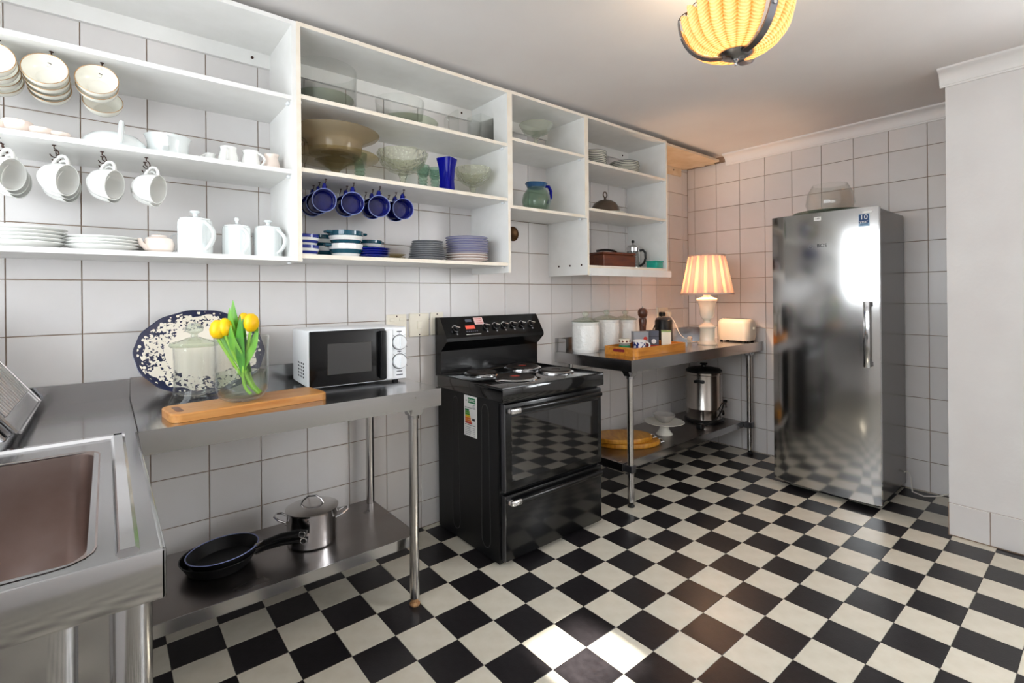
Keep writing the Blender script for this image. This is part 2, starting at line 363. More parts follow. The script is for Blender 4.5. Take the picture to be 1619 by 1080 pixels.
# wall behind the camera with a small high opening added to shape the floor's sun patch
wb = MB(); H0, H1 = BY-.05, BY
fxa, fxb, fza, fzb = 1.43, 1.70, 2.14, 2.35
wb.box(LX-.15, fxa, H0, H1, -.1, CZ+.1).box(fxb, BX+.15, H0, H1, -.1, CZ+.1).box(fxa, fxb, H0, H1, -.1, fza).box(fxa, fxb, H0, H1, fzb, CZ+.1)
struct('wall_front', wb, 'plaster')
struct('ceiling', MB().box(LX-.15, BX+.15, BY-.15, .15, CZ, CZ+.12), 'ceiling_paint')
def cornice(name, path_end0, path_end1, inward, m='cornice_paint', hgt=.085, prj=.075):
    """coved cornice between two points on a wall, `inward` = direction into the room"""
    prof = [(0, CZ-hgt), (.010, CZ-hgt), (.012, CZ-hgt+.008)]
    for k in range(8):
        t = k/7*PI/2; prof.append((.016+(prj-.030)*(1-math.cos(t)), CZ-hgt+.010+(hgt-.026)*math.sin(t)))
    prof += [(prj-.004, CZ-.012), (prj, CZ-.010), (prj, CZ), (0, CZ)]
    a, b, n = Vector(path_end0), Vector(path_end1), Vector(inward); v = []; k = len(prof)
    for e in (a, b):
        for r, z in prof: v.append((e.x+n.x*r, e.y+n.y*r, z))
    f = [list(range(k)), [k+i for i in range(k)]]+[(i, (i+1) % k, k+(i+1) % k, k+i) for i in range(k)]
    return struct(name, MB().add(v, f), m, None, 40)
cornice('trim_1', (BX, -.36, 0), (BX, NY, 0), (-1, 0, 0))
cornice('trim_2', (NX, NY+.02, 0), (NX, BY, 0), (-1, 0, 0))

# ------------------------------------------------------------------ open shelf units on the back wall
D = -.35; PT = .017
def shelf_unit(label, x0, x1, ztop, shelves, side_bot, rails=True, left_bot=None, edge='edge_band', inner=None):
    u = thing('open_shelf_unit', label, 'shelf', (0, 0, 0), 0, 'open white shelf units')
    L_ = ['laminate', edge]
    for k, (xa, zb) in enumerate(((x0, left_bot or side_bot), (x1-PT, side_bot))):
        obj('side_panel', MB().box(xa, xa+PT, D, -.001, zb, ztop, 0, front=1), L_, u, 0)
    obj('top_board', MB().box(x0+PT, x1-PT, D, -.001, ztop-PT, ztop, 0, front=1), L_, u, 0)
    rl = obj('back_rail', MB().box(x0+PT, x1-PT, -.018, -.001, ztop-PT-.062, ztop-PT), L_, u, 0)
    for xs in (x0+.09, x1-.09): obj('screw', MB().disc(.006, 0, .003, 10, 0, tr(xs, -.018, ztop-PT-.03) @ rot('X', 90)), 'hook_metal', rl)
    out = []
    for z in shelves:
        b = obj('shelf_board', MB().box(x0+PT, x1-PT, D+.004, -.001, z-PT, z, 0, front=1), L_, u, 0); out.append(b)
        for xa in (x0+PT, x1-PT-.012):
            obj('shelf_peg', MB().rbox(xa, xa+.012, D+.03, D+.05, z-PT-.012, z-PT, .003, 1), 'white_plastic', b)
    return u, out
U1, B1 = shelf_unit('long open white shelf unit at the far left, holding white crockery', LX+.01, .865, 2.375, (2.075, 1.78, 1.432), 1.414, edge='laminate')
U2, B2 = shelf_unit('open white shelf unit holding glassware and hanging blue mugs', .865, 1.965, 2.378, (2.09, 1.795, 1.445), 1.392, left_bot=1.414)
U3, B3 = shelf_unit('short two-tier open shelf unit with the green glass pitcher', 1.965, 2.575, 2.380, (2.13, 1.76), 1.742)
U4, B4 = shelf_unit('open white shelf unit nearest the corner, above the canisters', 2.575, 3.44, 2.382, (2.106, 1.811, 1.453), 1.43, left_bot=1.392)
obj('fascia', MB().box(2.592, 3.462, D-.012, D+.006, 1.388, 1.434), ['laminate'], U4, 0)
obj('edge_strip', MB().box(2.70, 3.38, D-.002, D+.010, 1.4345, 1.4365), 'window_paint', U4, 0)
for k in range(3): obj('screw', MB().disc(.006, 0, .003, 10, 0, tr(2.575, -.30+.1*k, 1.455) @ rot('Y', -90)), 'hook_metal', U4)
fb = thing('filler_board', 'ragged-edged board tinted as if lamplit, filling the gap between shelf unit and corner', 'board')
rg = [(3.445, -.001), (3.445, D+.01), (BX-.08, D+.01), (BX-.075, D+.06)]
for k in range(9): rg.append((BX-.02-.015*(k % 3)-.012*k*.3, D+.08+k*.033))
rg.append((BX-.06, -.001))
obj('board', MB().prism(rg, 2.358, 2.376, 'z'), 'board_lamp_tint', fb, 0)
rl = obj('back_rail', MB().box(3.445, 4.16, -.018, -.001, 2.29, 2.357), 'board_lamp_tint', fb, 0)
obj('screw', MB().disc(.006, 0, .003, 10, 0, tr(4.04, -.018, 2.33) @ rot('X', 90)), 'hook_metal', rl)
def hook(board, x, y, ztop, s=1.0, rz=0):
    """curled cup hook screwed up into a shelf"""
    p = [(0, 0, 0), (0, 0, -.010)]
    for k in range(9):
        t = PI/2+k/8*PI*1.35; p.append((.013*math.cos(t)*-1, 0, -.023+.013*math.sin(t)))
    X = tr(x, y, ztop) @ rot('Z', rz) @ Matrix.Scale(s, 4)
    b = MB().tube(p, .0016, 6, 0, X); b.disc(.005, -.002, 0, 10, 0, X)
    return obj('cup_hook', b, 'hook_metal', board)

# ------------------------------------------------------------------ stainless prep tables and sink
def table_leg(parent, x, y, ztop, foot=True, m='steel_tube'):
    l = obj('leg', MB().tube([(x, y, .03), (x, y, ztop)], .0195, 16), m, parent, 40)
    obj('foot', MB().lathe([(0, 0), (.020, 0), (.022, .006), (.014, .014), (.014, .028), (.0195, .032), (0, .034)], 14, 0, tr(x, y, 0)), 'rust' if foot else 'rubber', l)
    return l
def gusset(parent, x, y, z):
    b = MB()
    b.prism([(x-.075, z), (x+.075, z), (x+.024, z-.085), (x-.024, z-.085)], y-.024, y-.021, 'y').prism([(y-.07, z), (y+.075, z), (y+.024, z-.085), (y-.024, z-.085)], x-.024, x-.021, 'x')
    b.tube([(x, y, z-.10), (x, y, z)], .0235, 16)
    obj('leg_bracket', b, 'steel', parent, 40)
ta = thing('prep_table', 'stainless steel prep table carrying the microwave and the tulip vase', 'table')
obj('tabletop', MB().box(.338, 1.340, -.651, -.022, .868, .890).box(.338, 1.340, -.651, -.648, .818, .868).box(1.337, 1.340, -.648, -.022, .818, .868), 'steel', ta, 0)
obj('upstand', MB().box(.338, 1.340, -.022, -.002, .868, .966), 'steel', ta, 0)
table_leg(ta, 1.245, -.585, .868); table_leg(ta, 1.272, -.085, .868); gusset(ta, 1.245, -.585, .868)
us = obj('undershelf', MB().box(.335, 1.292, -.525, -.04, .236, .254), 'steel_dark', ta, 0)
obj('shelf_lip', MB().box(.335, 1.292, -.528, -.525, .212, .2545).box(1.292, 1.295, -.528, -.04, .212, .2545), 'steel', us, 0)
tb = thing('prep_table', 'stainless steel prep table in the corner under the table lamp', 'table')
obj('tabletop', MB().box(2.606, BX-.004, -.651, -.022, .865, .887).box(2.606, BX-.004, -.651, -.648, .818, .865).box(2.606, 2.609, -.648, -.022, .818, .865), 'steel', tb, 0)
obj('upstand', MB().box(2.632, BX-.004, -.022, -.002, .865, .976).box(2.628, 2.632, -.10, -.002, .865, .976).box(BX-.02, BX-.004, -.16, -.022, .887, .976), 'steel', tb, 0)
for x, y in ((2.69, -.575), (4.196, -.575), (2.69, -.08)): table_leg(tb, x, y, .865, False)
gusset(tb, 2.69, -.575, .865); gusset(tb, 4.196, -.575, .865)
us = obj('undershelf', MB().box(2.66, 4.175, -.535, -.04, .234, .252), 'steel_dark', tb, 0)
obj('shelf_lip', MB().box(2.66, 4.175, -.538, -.535, .205, .2525).box(2.657, 2.660, -.538, -.04, .205, .2525), 'steel', us, 0)
for x in (2.69, 4.196): obj('shelf_clip', MB().rbox(x-.022, x+.022, -.60, -.538, .205, .25, .004, 1), 'dark_metal', us)
sk = thing('sink_unit', 'stainless steel sink unit running out of the picture at lower left', 'sink')
bx0, bx1, by0, by1 = -.33, .243, -1.470, -.800
deck = MB(); ZT = .890
deck.box(LX+.005, .335, by1, -.022, ZT-.02, ZT).box(LX+.005, bx0, by0, by1, ZT-.02, ZT).box(bx1, .335, by0, by1, ZT-.02, ZT).box(LX+.005, .335, -1.505, by0, ZT-.02, ZT)
obj('worktop', deck, 'steel', sk, 0)
obj('apron', MB().rbox(LX+.005, .337, -1.508, -1.500, .815, ZT+.001, .003, 2).rbox(.329, .337, -1.508, -.652, .815, ZT+.001, .003, 2), 'steel', sk)
obj('upstand', MB().box(LX+.005, .337, -.022, -.002, ZT-.02, .962), 'steel', sk, 0)
rd = MB()
rd.prism([(.276, ZT), (.282, ZT+.007), (.300, ZT+.007), (.306, ZT)], -1.485, -.66, 'y').prism([(-.688, ZT), (-.682, ZT+.007), (-.664, ZT+.007), (-.658, ZT)], LX+.01, .306, 'x')
obj('drip_ridge', rd, 'chrome', sk, 0)
bw = MB(); z0 = .57
def ring(x0, x1, y0, y1, z, r, n=5):
    pts = []
    for cx, cy, a0 in ((x1-r, y1-r, 0), (x0+r, y1-r, 90), (x0+r, y0+r, 180), (x1-r, y0+r, 270)):
        for k in range(n): t = math.radians(a0+90*k/(n-1)); pts.append((cx+r*math.cos(t), cy+r*math.sin(t), z))
    return pts
def loft(rings, cap0=False, cap1=True):
    n = len(rings[0]); v = [p for r in rings for p in r]; f = []
    for a in range(len(rings)-1):
        for i in range(n): j = (i+1) % n; f.append((a*n+i, a*n+j, (a+1)*n+j, (a+1)*n+i))
    if cap0: f.append(list(range(n))[::-1])
    if cap1: f.append([(len(rings)-1)*n+i for i in range(n)])
    return v, f
e = .001
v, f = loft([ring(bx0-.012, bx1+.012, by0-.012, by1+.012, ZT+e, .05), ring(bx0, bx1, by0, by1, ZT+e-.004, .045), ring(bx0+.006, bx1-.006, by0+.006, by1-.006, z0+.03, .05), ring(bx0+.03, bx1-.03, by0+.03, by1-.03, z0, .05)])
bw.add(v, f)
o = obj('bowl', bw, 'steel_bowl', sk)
v, f = loft([ring(bx0-.003, bx1+.003, by0-.003, by1+.003, ZT-.02, .045), ring(bx0-.003, bx1+.003, by0-.003, by1+.003, z0-.004, .05)])
obj('bowl_underside', MB().add(v, f), 'steel', sk)
obj('drain', MB().lathe([(0, .003), (.03, .003), (.042, .006), (.045, .002), (.045, 0), (0, 0)], 24, 0, tr(-.04, -1.13, z0)), 'chrome', o)
for x, y in ((.295, -1.455), (LX+.05, -1.455), (.295, -.09)): table_leg(sk, x, y, ZT-.02, False)
obj('leg_bracket', MB().tube([(.295, -1.455, .66), (.295, -1.455, .815)], .027, 20).prism([(-.02, .815), (.285, .815), (.285, .68)], -1.458, -1.452, 'y'), 'steel', sk)
obj('waste_pipe', MB().tube([(-.04, -1.13, z0), (-.04, -1.13, .50), (-.02, -1.13, .46), (.03, -1.13, .46), (.06, -1.13, .50), (.06, -1.13, .56), (.10, -1.11, .58), (.10, -.3, .56)], .021, 12), 'white_plastic', sk)
# ribbed draining tray leaning against the wall at the left of the sink
Xr = tr(.056, -.07, .897) @ rot('Y', 56)
dr = thing('draining_tray', 'ribbed stainless steel draining tray leaning at the left picture edge', 'tray', X=Xr)
obj('tray_body', MB().rbox(-.40, 0, -.52, 0, 0, .012, .004, 1).rbox(-.395, -.003, -.517, -.003, .014, .028, .004, 1).rbox(-.40, 0, -.52, 0, .030, .040, .004, 1), 'steel', dr)
for k in range(14): obj('rib', MB().rbox(-.37, -.05, -.50+.034*k, -.484+.034*k, .038, .046, .003, 1), 'chrome', dr)
obj('rim_wire', MB().tube([(-.40, 0, .042), (0, 0, .042), (0, -.52, .042)], .004, 8), 'chrome', dr)

# ------------------------------------------------------------------ stove
sx0, sx1, sf = 1.683, 2.376, -.612
st = thing('stove', 'black freestanding electric stove with four plates and glass oven door', 'stove')
bd = obj('body', MB().box(sx0, sx1, -.590, -.05, .012, .775), 'black_satin', st, 0)
obj('plinth', MB().box(sx0+.02, sx1-.02, -.57, -.07, 0, .012), 'black_plastic', st, 0)
for ya, yb in ((-.184, -.269), (-.443, -.532)):
    yc = (ya+yb)/2; hw = abs(ya-yb)/2; p = []
    for k in range(13): t = PI*k/12; p.append((sx0-.0005, yc+hw*.62*math.cos(t), .70+.045*math.sin(t)))
    for k in range(13): t = PI+PI*k/12; p.append((sx0-.0005, yc+hw*.8*math.cos(t), .10+.045*math.sin(t)))
    obj('pressed_line', MB().tube(p, .0016, 6, closed=True), 'emboss_line', bd)
obj('hob', MB().rbox(sx0-.008, sx1+.008, -.635, -.05, .772, .838, .007, 2), 'hob_enamel', st)
obj('hob_edge', MB().tube([(sx0-.004, -.05, .838), (sx0-.004, -.630, .838), (sx1+.004, -.630, .838), (sx1+.004, -.05, .838)], .004, 8), 'black_enamel', st)
for x, y, r, dot in ((1.900, -.455, .098, 1), (2.215, -.43, .085, 0), (1.865, -.205, .080, 0), (2.175, -.19, .095, 1)):
    hp = obj('hot_plate', MB().lathe([(0, .838), (r+.012, .838), (r+.013, .842), (r+.002, .848), (r, .852), (r-.004, .856), (r*.3, .8555), (r*.28, .852), (0, .852)], 36, 0, tr(x, y, 0)), 'hotplate', st)
    obj('plate_ring', MB().lathe([(r+.002, .8375), (r+.016, .8375), (r+.016, .844), (r+.006, .849), (r+.001, .849)], 36, 0, tr(x, y, 0), closed=True), 'chrome', hp)
    if dot: obj('red_dot', MB().disc(r*.26, .8521, .8528, 20, 0, tr(x, y, 0)), 'red_print', hp)
bp_ = [(-.03, .83), (-.03, 1.150), (-.075, 1.152), (-.082, 1.148), (-.150, 1.040), (-.150, 1.022), (-.088, .966), (-.088, .845), (-.10, .83)]
obj('backsplash', MB().prism(bp_, sx0-.004, sx1+.010, 'x'), 'black_enamel', st, 30)
pn = Vector((0, -.108, .068)).normalized(); PX = axis_to(Vector((0, -.846, .533)), (1, 0, 0))
def on_panel(x, z, off=0):
    k = (1.148-z)/.108; return Vector((x, -.082-.068*k, z))+Vector((0, -.846, .533))*off
for x, z in ((1.756, 1.085), (1.963, 1.090), (2.032, 1.090), (2.098, 1.091), (2.166, 1.092), (2.236, 1.092), (2.309, 1.092)):
    M_ = Matrix.Translation(on_panel(x, z)) @ PX
    kb = obj('knob', MB().lathe([(0, 0), (.021, 0), (.021, .004), (.0155, .007), (.0145, .020), (.012, .022), (0, .022)], 24, 0, M_), 'black_enamel', st)
    obj('grip', MB().rbox(-.0035, .0035, -.0145, .0145, .018, .029, .002, 1, 0, M_ @ rot('Z', 75)), 'chrome', kb)
    arc = [(.0235*math.cos(t), .0235*math.sin(t), .001) for t in [math.radians(-60+k*12) for k in range(11)]]
    obj('dial_mark', MB().tube(arc, .0014, 5, 0, M_ @ rot('Z', 90)), 'paper', kb)
    obj('dial_symbol', MB().box(-.004, .004, -.004, .004, 0, .0008, 0, M_ @ tr(0, -.030, 0)), 'box_grey', kb, 0)
def panel_patch(name, x, z, w_, h_, m, off=.0): return obj(name, MB().box(-w_/2, w_/2, -h_/2, h_/2, 0, .0015, 0, Matrix.Translation(on_panel(x, z, off)) @ axis_to((0, -.846, .533), (1, 0, 0))), m, st, 0)
panel_patch('clock_display', 1.853, 1.092, .062, .022, 'display_red'); panel_patch('badge', 1.855, 1.128, .042, .016, 'box_slate'); 
ps = panel_patch('paper_sticker', 1.925, 1.124, .062, .045, 'pink_paper'); 
for k in range(3): panel_patch('sticker_print', 1.925, 1.135-.011*k, .044-.008*(k % 2), .0035, 'red_print', .0014)
for k in range(6): panel_patch('button', 1.822+.014*k, 1.070, .007, .006, 'box_slate', .0005)
panel_patch('print_line', 1.862, 1.054, .10, .003, 'paper')
# oven door, handles, drawer
dr_ = obj('oven_door', MB().rbox(sx0+.014, sx1-.004, sf-.012, -.590, .352, .760, .006, 2), 'black_enamel', st)
obj('oven_window', MB().rbox(sx0+.05, sx1-.035, sf-.0145, sf-.010, .395, .700, .002, 1), 'oven_glass', dr_)
obj('door_edge', MB().rbox(sx0+.010, sx0+.017, sf-.0135, -.592, .352, .762, .003, 1), 'dark_metal', dr_)
dw = obj('drawer', MB().rbox(sx0+.014, sx1-.004, sf-.010, -.590, .028, .335, .006, 2), 'black_enamel', st)
obj('drawer_edge', MB().rbox(sx0+.011, sx0+.015, sf-.011, -.592, .028, .335, .003, 1), 'dark_metal', dw)
def bar_handle(par, z):
    h = obj('handle', MB().rbox(sx0+.055, sx1-.035, sf-.052, sf-.030, z-.013, z+.013, .009, 3).rbox(sx1-.06, sx1-.035, sf-.035, sf-.010, z-.012, z+.012, .004, 1), 'black_enamel', par)
    obj('handle_end', MB().rbox(sx0+.022, sx0+.085, sf-.053, sf-.030, z-.0135, z+.0135, .008, 3).rbox(sx0+.022, sx0+.045, sf-.035, sf-.008, z-.012, z+.012, .004, 1), 'chrome', h)
bar_handle(dr_, .733); bar_handle(dw, .308)
# energy label on the stove side
el = obj('energy_label', MB().box(sx0-.0012, sx0, -.418, -.306, .562, .766), 'paper', st, 0)
FL = Matrix(((0, 0, -1, sx0-.0012), (-1, 0, 0, -.306), (0, 1, 0, .562), (0, 0, 0, 1)))
def lab(u0, u1, v0, v1, m): obj('print_block', MB().box(u0, u1, v0, v1, 0, .0006, 0, FL), m, el, 0)
lab(.036, .100, .168, .195, 'green_print'); text_part('lettering', 'ENERG', .018, 'paper', el, FL @ tr(.068, .181, .0008), .0003)
text_part('lettering', 'A', .014, 'ink', el, FL @ tr(.02, .178, .0002), .0003)
for k, (m, w_) in enumerate((('green_print', .034), ('green_bright', .038), ('green_bright', .042), ('yellow_print', .046), ('orange_print', .050), ('orange_print', .054), ('red_print', .060))): lab(.010, .010+w_, .126-.0105*k, .1355-.0105*k, m)
lab(.072, .096, .082, .094, 'ink'); lab(.008, .10, .142, .144, 'ink'); lab(.008, .10, .056, .058, 'ink')
for k in range(5): lab(.010, .055+.006*(k % 3), .008+.009*k, .0105+.009*k, 'box_grey'); lab(.076, .096, .008+.009*k, .0105+.009*k, 'box_grey')
for k in range(3): lab(.078, .098, .148+.006*k, .150+.006*k, 'box_slate')

# ------------------------------------------------------------------ fridge
fy0_, fy1_, fzt = -1.556, -.966, 1.765
fr = thing('upright_freezer', 'tall stainless steel upright freezer standing against the right wall', 'freezer')
n = 12; prof = []
for k in range(n+1):
    t = k/n; y = fy0_+(fy1_-fy0_)*t; prof.append((3.704-.010*math.sin(PI*t)+(.010*(1-min(t, 1-t)/.03)**2 if min(t, 1-t) < .03 else 0), y))
door_poly = prof+[(3.752, fy1_), (3.752, fy0_)]
fd = obj('door', MB().prism(door_poly, .035, fzt, 'z'), 'fridge_door', fr, 40)
obj('door_edge', MB().box(3.725, 3.731, fy0_-.0015, fy0_, .035, fzt-.002), 'chrome', fd, 0)
obj('door_seal', MB().box(3.752, 3.764, fy0_+.012, fy1_-.012, .05, fzt-.02), 'black_plastic', fr, 0)
obj('cabinet', MB().rbox(3.764, 4.255, fy0_+.004, fy1_-.004, .04, fzt-.006, .004, 1), 'fridge_side', fr)
obj('base_grille', MB().box(3.79, 4.24, fy0_+.03, fy1_-.03, 0, .04), 'black_plastic', fr, 0)
hd = obj('handle', MB().rbox(3.638, 3.652, fy0_+.030, fy0_+.062, .835, 1.215, .003, 2), 'chrome', fd)
for z in (.852, 1.198): obj('handle_mount', MB().rbox(3.648, 3.712, fy0_+.030, fy0_+.060, z-.014, z+.014, .003, 1), 'dark_metal', hd)
FD = lambda y, z, off=0: Matrix(((0, 0, -1, 3.694-off+.0), (-1, 0, 0, y), (0, 1, 0, z), (0, 0, 0, 1)))
def fsticker(name, y0, y1, z0, z1, m, x=3.7005, th=.0008): return obj(name, MB().box(x-th, x+.006, y0, y1, z0, z1), m, fd, 0)
text_part('logo_lettering', 'BOS', .030, 'ink', fd, FD(-1.268, 1.559), .0005)
obj('logo_ring', MB().tube([(3.6935, -1.205+.013*math.cos(t), 1.556+.013*math.sin(t)) for t in [2*PI*k/20 for k in range(20)]], .0016, 6, closed=True).box(3.693, 3.6945, -1.211, -1.199, 1.554, 1.559), 'box_grey', fd)
fsticker('number_sticker', -1.265, -1.225, 1.715, 1.738, 'paper', 3.6945); text_part('lettering', '149', .016, 'ink', fd, FD(-1.245, 1.726, .0012), .0003)
fsticker('warranty_sticker', -1.514, -1.462, 1.655, 1.725, 'light_blue_print', 3.6975); fsticker('sticker_panel', -1.513, -1.463, 1.672, 1.724, 'blue_print', 3.6972, .0012)
text_part('lettering', '10', .040, 'paper', fd, Matrix(((0, 0, -1, 3.6958), (-1, 0, 0, -1.488), (0, 1, 0, 1.706), (0, 0, 0, 1))), .0003)
text_part('lettering', 'year', .024, 'paper', fd, Matrix(((0, 0, -1, 3.6958), (-1, 0, 0, -1.488), (0, 1, 0, 1.681), (0, 0, 0, 1))), .0003)
for k in range(2): fsticker('print_line', -1.508, -1.470, 1.660+.006*k, 1.663+.006*k, 'blue_print', 3.6972, .0012)
fsticker('paper_strip', -1.528, -1.482, 1.730, 1.742, 'paper', 3.698)
# power cord beside the freezer
solid('power_cord', MB().tube([(4.22, -1.50, .09), (4.20, -1.575, .13), (4.15, -1.60, .10), (4.13, -1.61, .03), (4.16, -1.66, .008), (4.21, -1.71, .008), (4.255, -1.765, .03), (4.272, -1.795, .14), (4.278, -1.80, .26)], .004, 8), 'white_cord', 'white power cord looping on the floor beside the freezer', 'cord')

# ------------------------------------------------------------------ microwave
mw = thing('microwave', 'white microwave oven with black glass door on the steel table', 'microwave', (.893, -.365, .890), -4)
W_, Dm, Hm = .420, .275, .245
obj('casing', MB().rbox(0, W_, .012, Dm, .012, Hm, .010, 2), 'white_plastic', mw)
obj('front_bezel', MB().rbox(-.002, W_+.002, 0, .016, .010, Hm+.001, .007, 2), 'white_plastic', mw)
md = obj('door', MB().rbox(.006, .322, -.006, .004, .014, Hm-.004, .005, 2), 'black_enamel', mw)
obj('door_window', MB().rbox(.075, .262, -.0075, -.004, .058, .188, .002, 1), 'oven_glass', md)
obj('door_handle', MB().rbox(.296, .322, -.028, -.004, .022, Hm-.012, .006, 2), 'black_satin', md)
cp = obj('control_panel', MB().rbox(.322, W_-.002, -.009, .004, .014, Hm-.002, .004, 2), 'white_plastic', mw)
obj('panel_edge', MB().rbox(.318, .352, -.020, -.004, .018, Hm-.010, .006, 2), 'white_plastic', cp)
for z in (.092, .176):
    kb = obj('dial', MB().lathe([(0, 0), (.031, 0), (.031, .008), (.028, .016), (0, .016)], 28, 0, tr(.386, -.009, z) @ rot('X', 90)), 'white_plastic', mw)
    obj('dial_ring', MB().tube([(.386+.033*math.cos(t), -.010, z+.033*math.sin(t)) for t in [2*PI*k/28 for k in range(28)]], .0014, 5, closed=True), 'ink', kb)
    obj('dial_grip', MB().rbox(.383, .389, -.030, -.022, z-.024, z+.024, .002, 1), 'white_plastic', kb)
    for k in range(7):
        t = math.radians(-30+40*k); obj('dial_tick', MB().box(-.003, .003, -.0006, .0006, -.002, .0002, 0, tr(.386+.041*math.cos(t), -.009, z+.041*math.sin(t)) @ rot('X', 90) @ Matrix.Rotation(t, 4, 'Z')), 'ink', kb, 0)
for z, w_ in ((.222, .022), (.134, .018), (.046, .026), (.030, .030)): obj('print_line', MB().box(.386-w_/2, .386+w_/2, -.0096, -.009, z, z+.004), 'ink', mw, 0)
for r in range(5):
    for c in range(4): obj('vent_slot', MB().box(-.0008, .001, .06+.030*c, .076+.030*c, .045+.014*r, .052+.014*r), 'ink', mw, 0)
for x, y in ((.04, .03), (W_-.04, .03), (.04, Dm-.03), (W_-.04, Dm-.03)): obj('foot', MB().disc(.014, 0, .014, 14, 0, tr(x, y, 0)), 'rubber', mw)
obj('cord', MB().tube([(W_-.02, Dm-.002, .05), (W_+.02, Dm+.01, .02), (W_+.035, Dm-.05, .004), (W_+.02, Dm-.11, .004)], .004, 8), 'rubber', mw)
# switch and socket plates
def plate(label, x0, x1, z0, z1, kind):
    t = thing('switch_plate', label, 'switch'); obj('cover', MB().rbox(x0, x1, -.010, 0, z0, z1, .002, 1), 'cream_plastic', t)
    cx, cz = (x0+x1)/2, (z0+z1)/2
    if kind == 'rocker': obj('rocker', MB().rbox(cx-.014, cx+.014, -.016, -.009, cz-.022, cz+.022, .002, 1), 'cream_plastic', t)
    if kind == 'socket':
        for k in (-1, 1): obj('rocker', MB().rbox(cx+k*.028-.014, cx+k*.028+.014, -.015, -.009, z1-.036, z1-.018, .002, 1), 'cream_plastic', t)
        for dx, dz in ((0, .012), (-.014, -.012), (.014, -.012)): obj('pin_hole', MB().disc(.005, 0, .0008, 12, 0, tr(cx+dx, -.010, cz-.02+dz) @ rot('X', 90)), 'ink', t)
    for z in (z0+.010, z1-.010): obj('screw', MB().disc(.004, 0, .001, 10, 0, tr(cx, -.010, z) @ rot('X', 90)), 'hook_metal', t)
plate('cream socket plate with two small switches above the microwave', 1.402, 1.516, 1.050, 1.174, 'socket')
plate('cream light switch plate, middle of three beside the stove', 1.534, 1.652, 1.050, 1.176, 'rocker')
plate('narrow cream switch plate, nearest the stove', 1.664, 1.744, 1.053, 1.178, 'none')
solid('wall_disc', MB().lathe([(0, 0), (.046, 0), (.046, .006), (.040, .010), (.034, .006), (0, .006)], 28, 0, rot('X', 90)), 'brass_disc', 'round brown metal cover on the tiles below the short shelf unit', 'wall cover', (2.265, 0, 1.658))

# ------------------------------------------------------------------ crockery helpers
def plate_prof(r, h, t=.0035, well=.62):
    return [(0, 0), (r*well*.9, 0), (r*well, .003), (r*.985, h-t*.4), (r, h), (r*.985, h+t*.6), (r*well, .003+t), (r*well*.9, t), (0, t)]
def plate_stack(name, label_tail, group, x, y, z, n, r, h, step, mats, rimmi=1, jit=.003, cat='plate', taper=0, kinds=None):
    for k in range(n):
        rr = r-taper*k; p = plate_prof(rr, h); mis = [0, 0, 0, rimmi, rimmi, 0, 0, 0]
        mm = kinds[k] if kinds else mats
        idx = n-1-k
        lb = f'topmost {label_tail}' if idx == 0 else (f'lowest {label_tail}' if k == 0 else f'{ORD[idx]} {label_tail}, counted from the top')
        key = (name, round(rr, 4), h, tuple(mm))
        if key not in TC: TC[key] = mesh_of(name, MB().lathe(p, 36, 0, None, mis=mis), mm)
        o = obj(name, TC[key], None); o.location = (x+random.uniform(-jit, jit), y+random.uniform(-jit, jit), z+.0005+k*step); tag(o, lb, cat, group)
def bowl_prof(r, h, foot=.45, t=.003, flare=1.0):
    out = [(0, 0), (r*foot, 0), (r*foot, .006)]; hh = h-.0014
    for k in range(1, 9):
        q = k/8; out.append((r*(foot+(1-foot)*math.sin(q*PI/2)**flare), .006+(hh-.006)*(1-math.cos(q*PI/2))**.9))
    inn = [(max(q-t, 0), zz) for q, zz in out[3:]][::-1]
    return out+[(r-t*.5, h)]+inn+[(r*foot*.8, .009), (0, .009)]
def handle_path(r0, z0, r1, z1, out, n=9):
    p = []
    for k in range(n):
        s = k/(n-1); a = PI*s; p.append((r0+(r1-r0)*s+out*math.sin(a), 0, z0+(z1-z0)*s+.10*out*math.sin(2*a)))
    return p
PROTO = {}
def cup(name, label, cat, group, X, mats, r, h, hpath, hr=.004, foot=.5, flare=1.0, flat=1.4):
    """cup with its handle at local +X, mouth to local +Z"""
    key = (name, r, h, mats[0])
    if key not in PROTO:
        p = bowl_prof(r, h, foot, .003, flare); PROTO[key] = (mesh_of('bowl', MB().lathe(p, 30, 0, None, mis=[0]*10+[1, 1]+[0]*(len(p)-13)), mats), mesh_of('handle', MB().tube(hpath, hr, 8, flat=flat), mats[0]))
    t = thing(name, label, cat, X=X, group=group)
    for nm, me in zip(('bowl', 'handle'), PROTO[key]): obj(nm, me, None, t)
    return t
PC = ['porcelain', 'porcelain']
# --- unit 1, first gap: wide teacups hung from the top shelf, seen into their mouths
gx = (('edge row', .010, 4), ('middle row', .128, 4), ('right-hand row', .252, 2))
for nm, x, n_ in gx:
    for k in range(n_):
        y = -.285+.062*k; hook(B1[0], x+.012, y-.004, 2.058, 1.1, 0)
        X = tr(x+.004, y, 1.970) @ axis_to((-.10, -.93, .33), (.08, .2, 1))
        lb = f'gold-rimmed teacup hung under the top shelf, {nm}, ' + ('nearest the front' if k == 0 else f'{ORD[k]} from the front')
        cup('hanging_teacup', lb, 'cup', 'gold-rimmed teacups hung under the top shelf', X, ['porcelain_cream', 'gold_rim'], .057, .050, handle_path(.048, .040, .036, .014, .020), .0035, .42, .9)
cup('hanging_teacup', 'white teacup hanging lowest, below the right-hand row of teacups', 'cup', 'gold-rimmed teacups hung under the top shelf', tr(.268, -.13, 1.942) @ axis_to((-.05, -.86, .50), (0, .4, 1)), ['porcelain_cream', 'gold_rim'], .057, .050, None)
hook(B1[0], .275, -.105, 2.058, 1.8, 90)
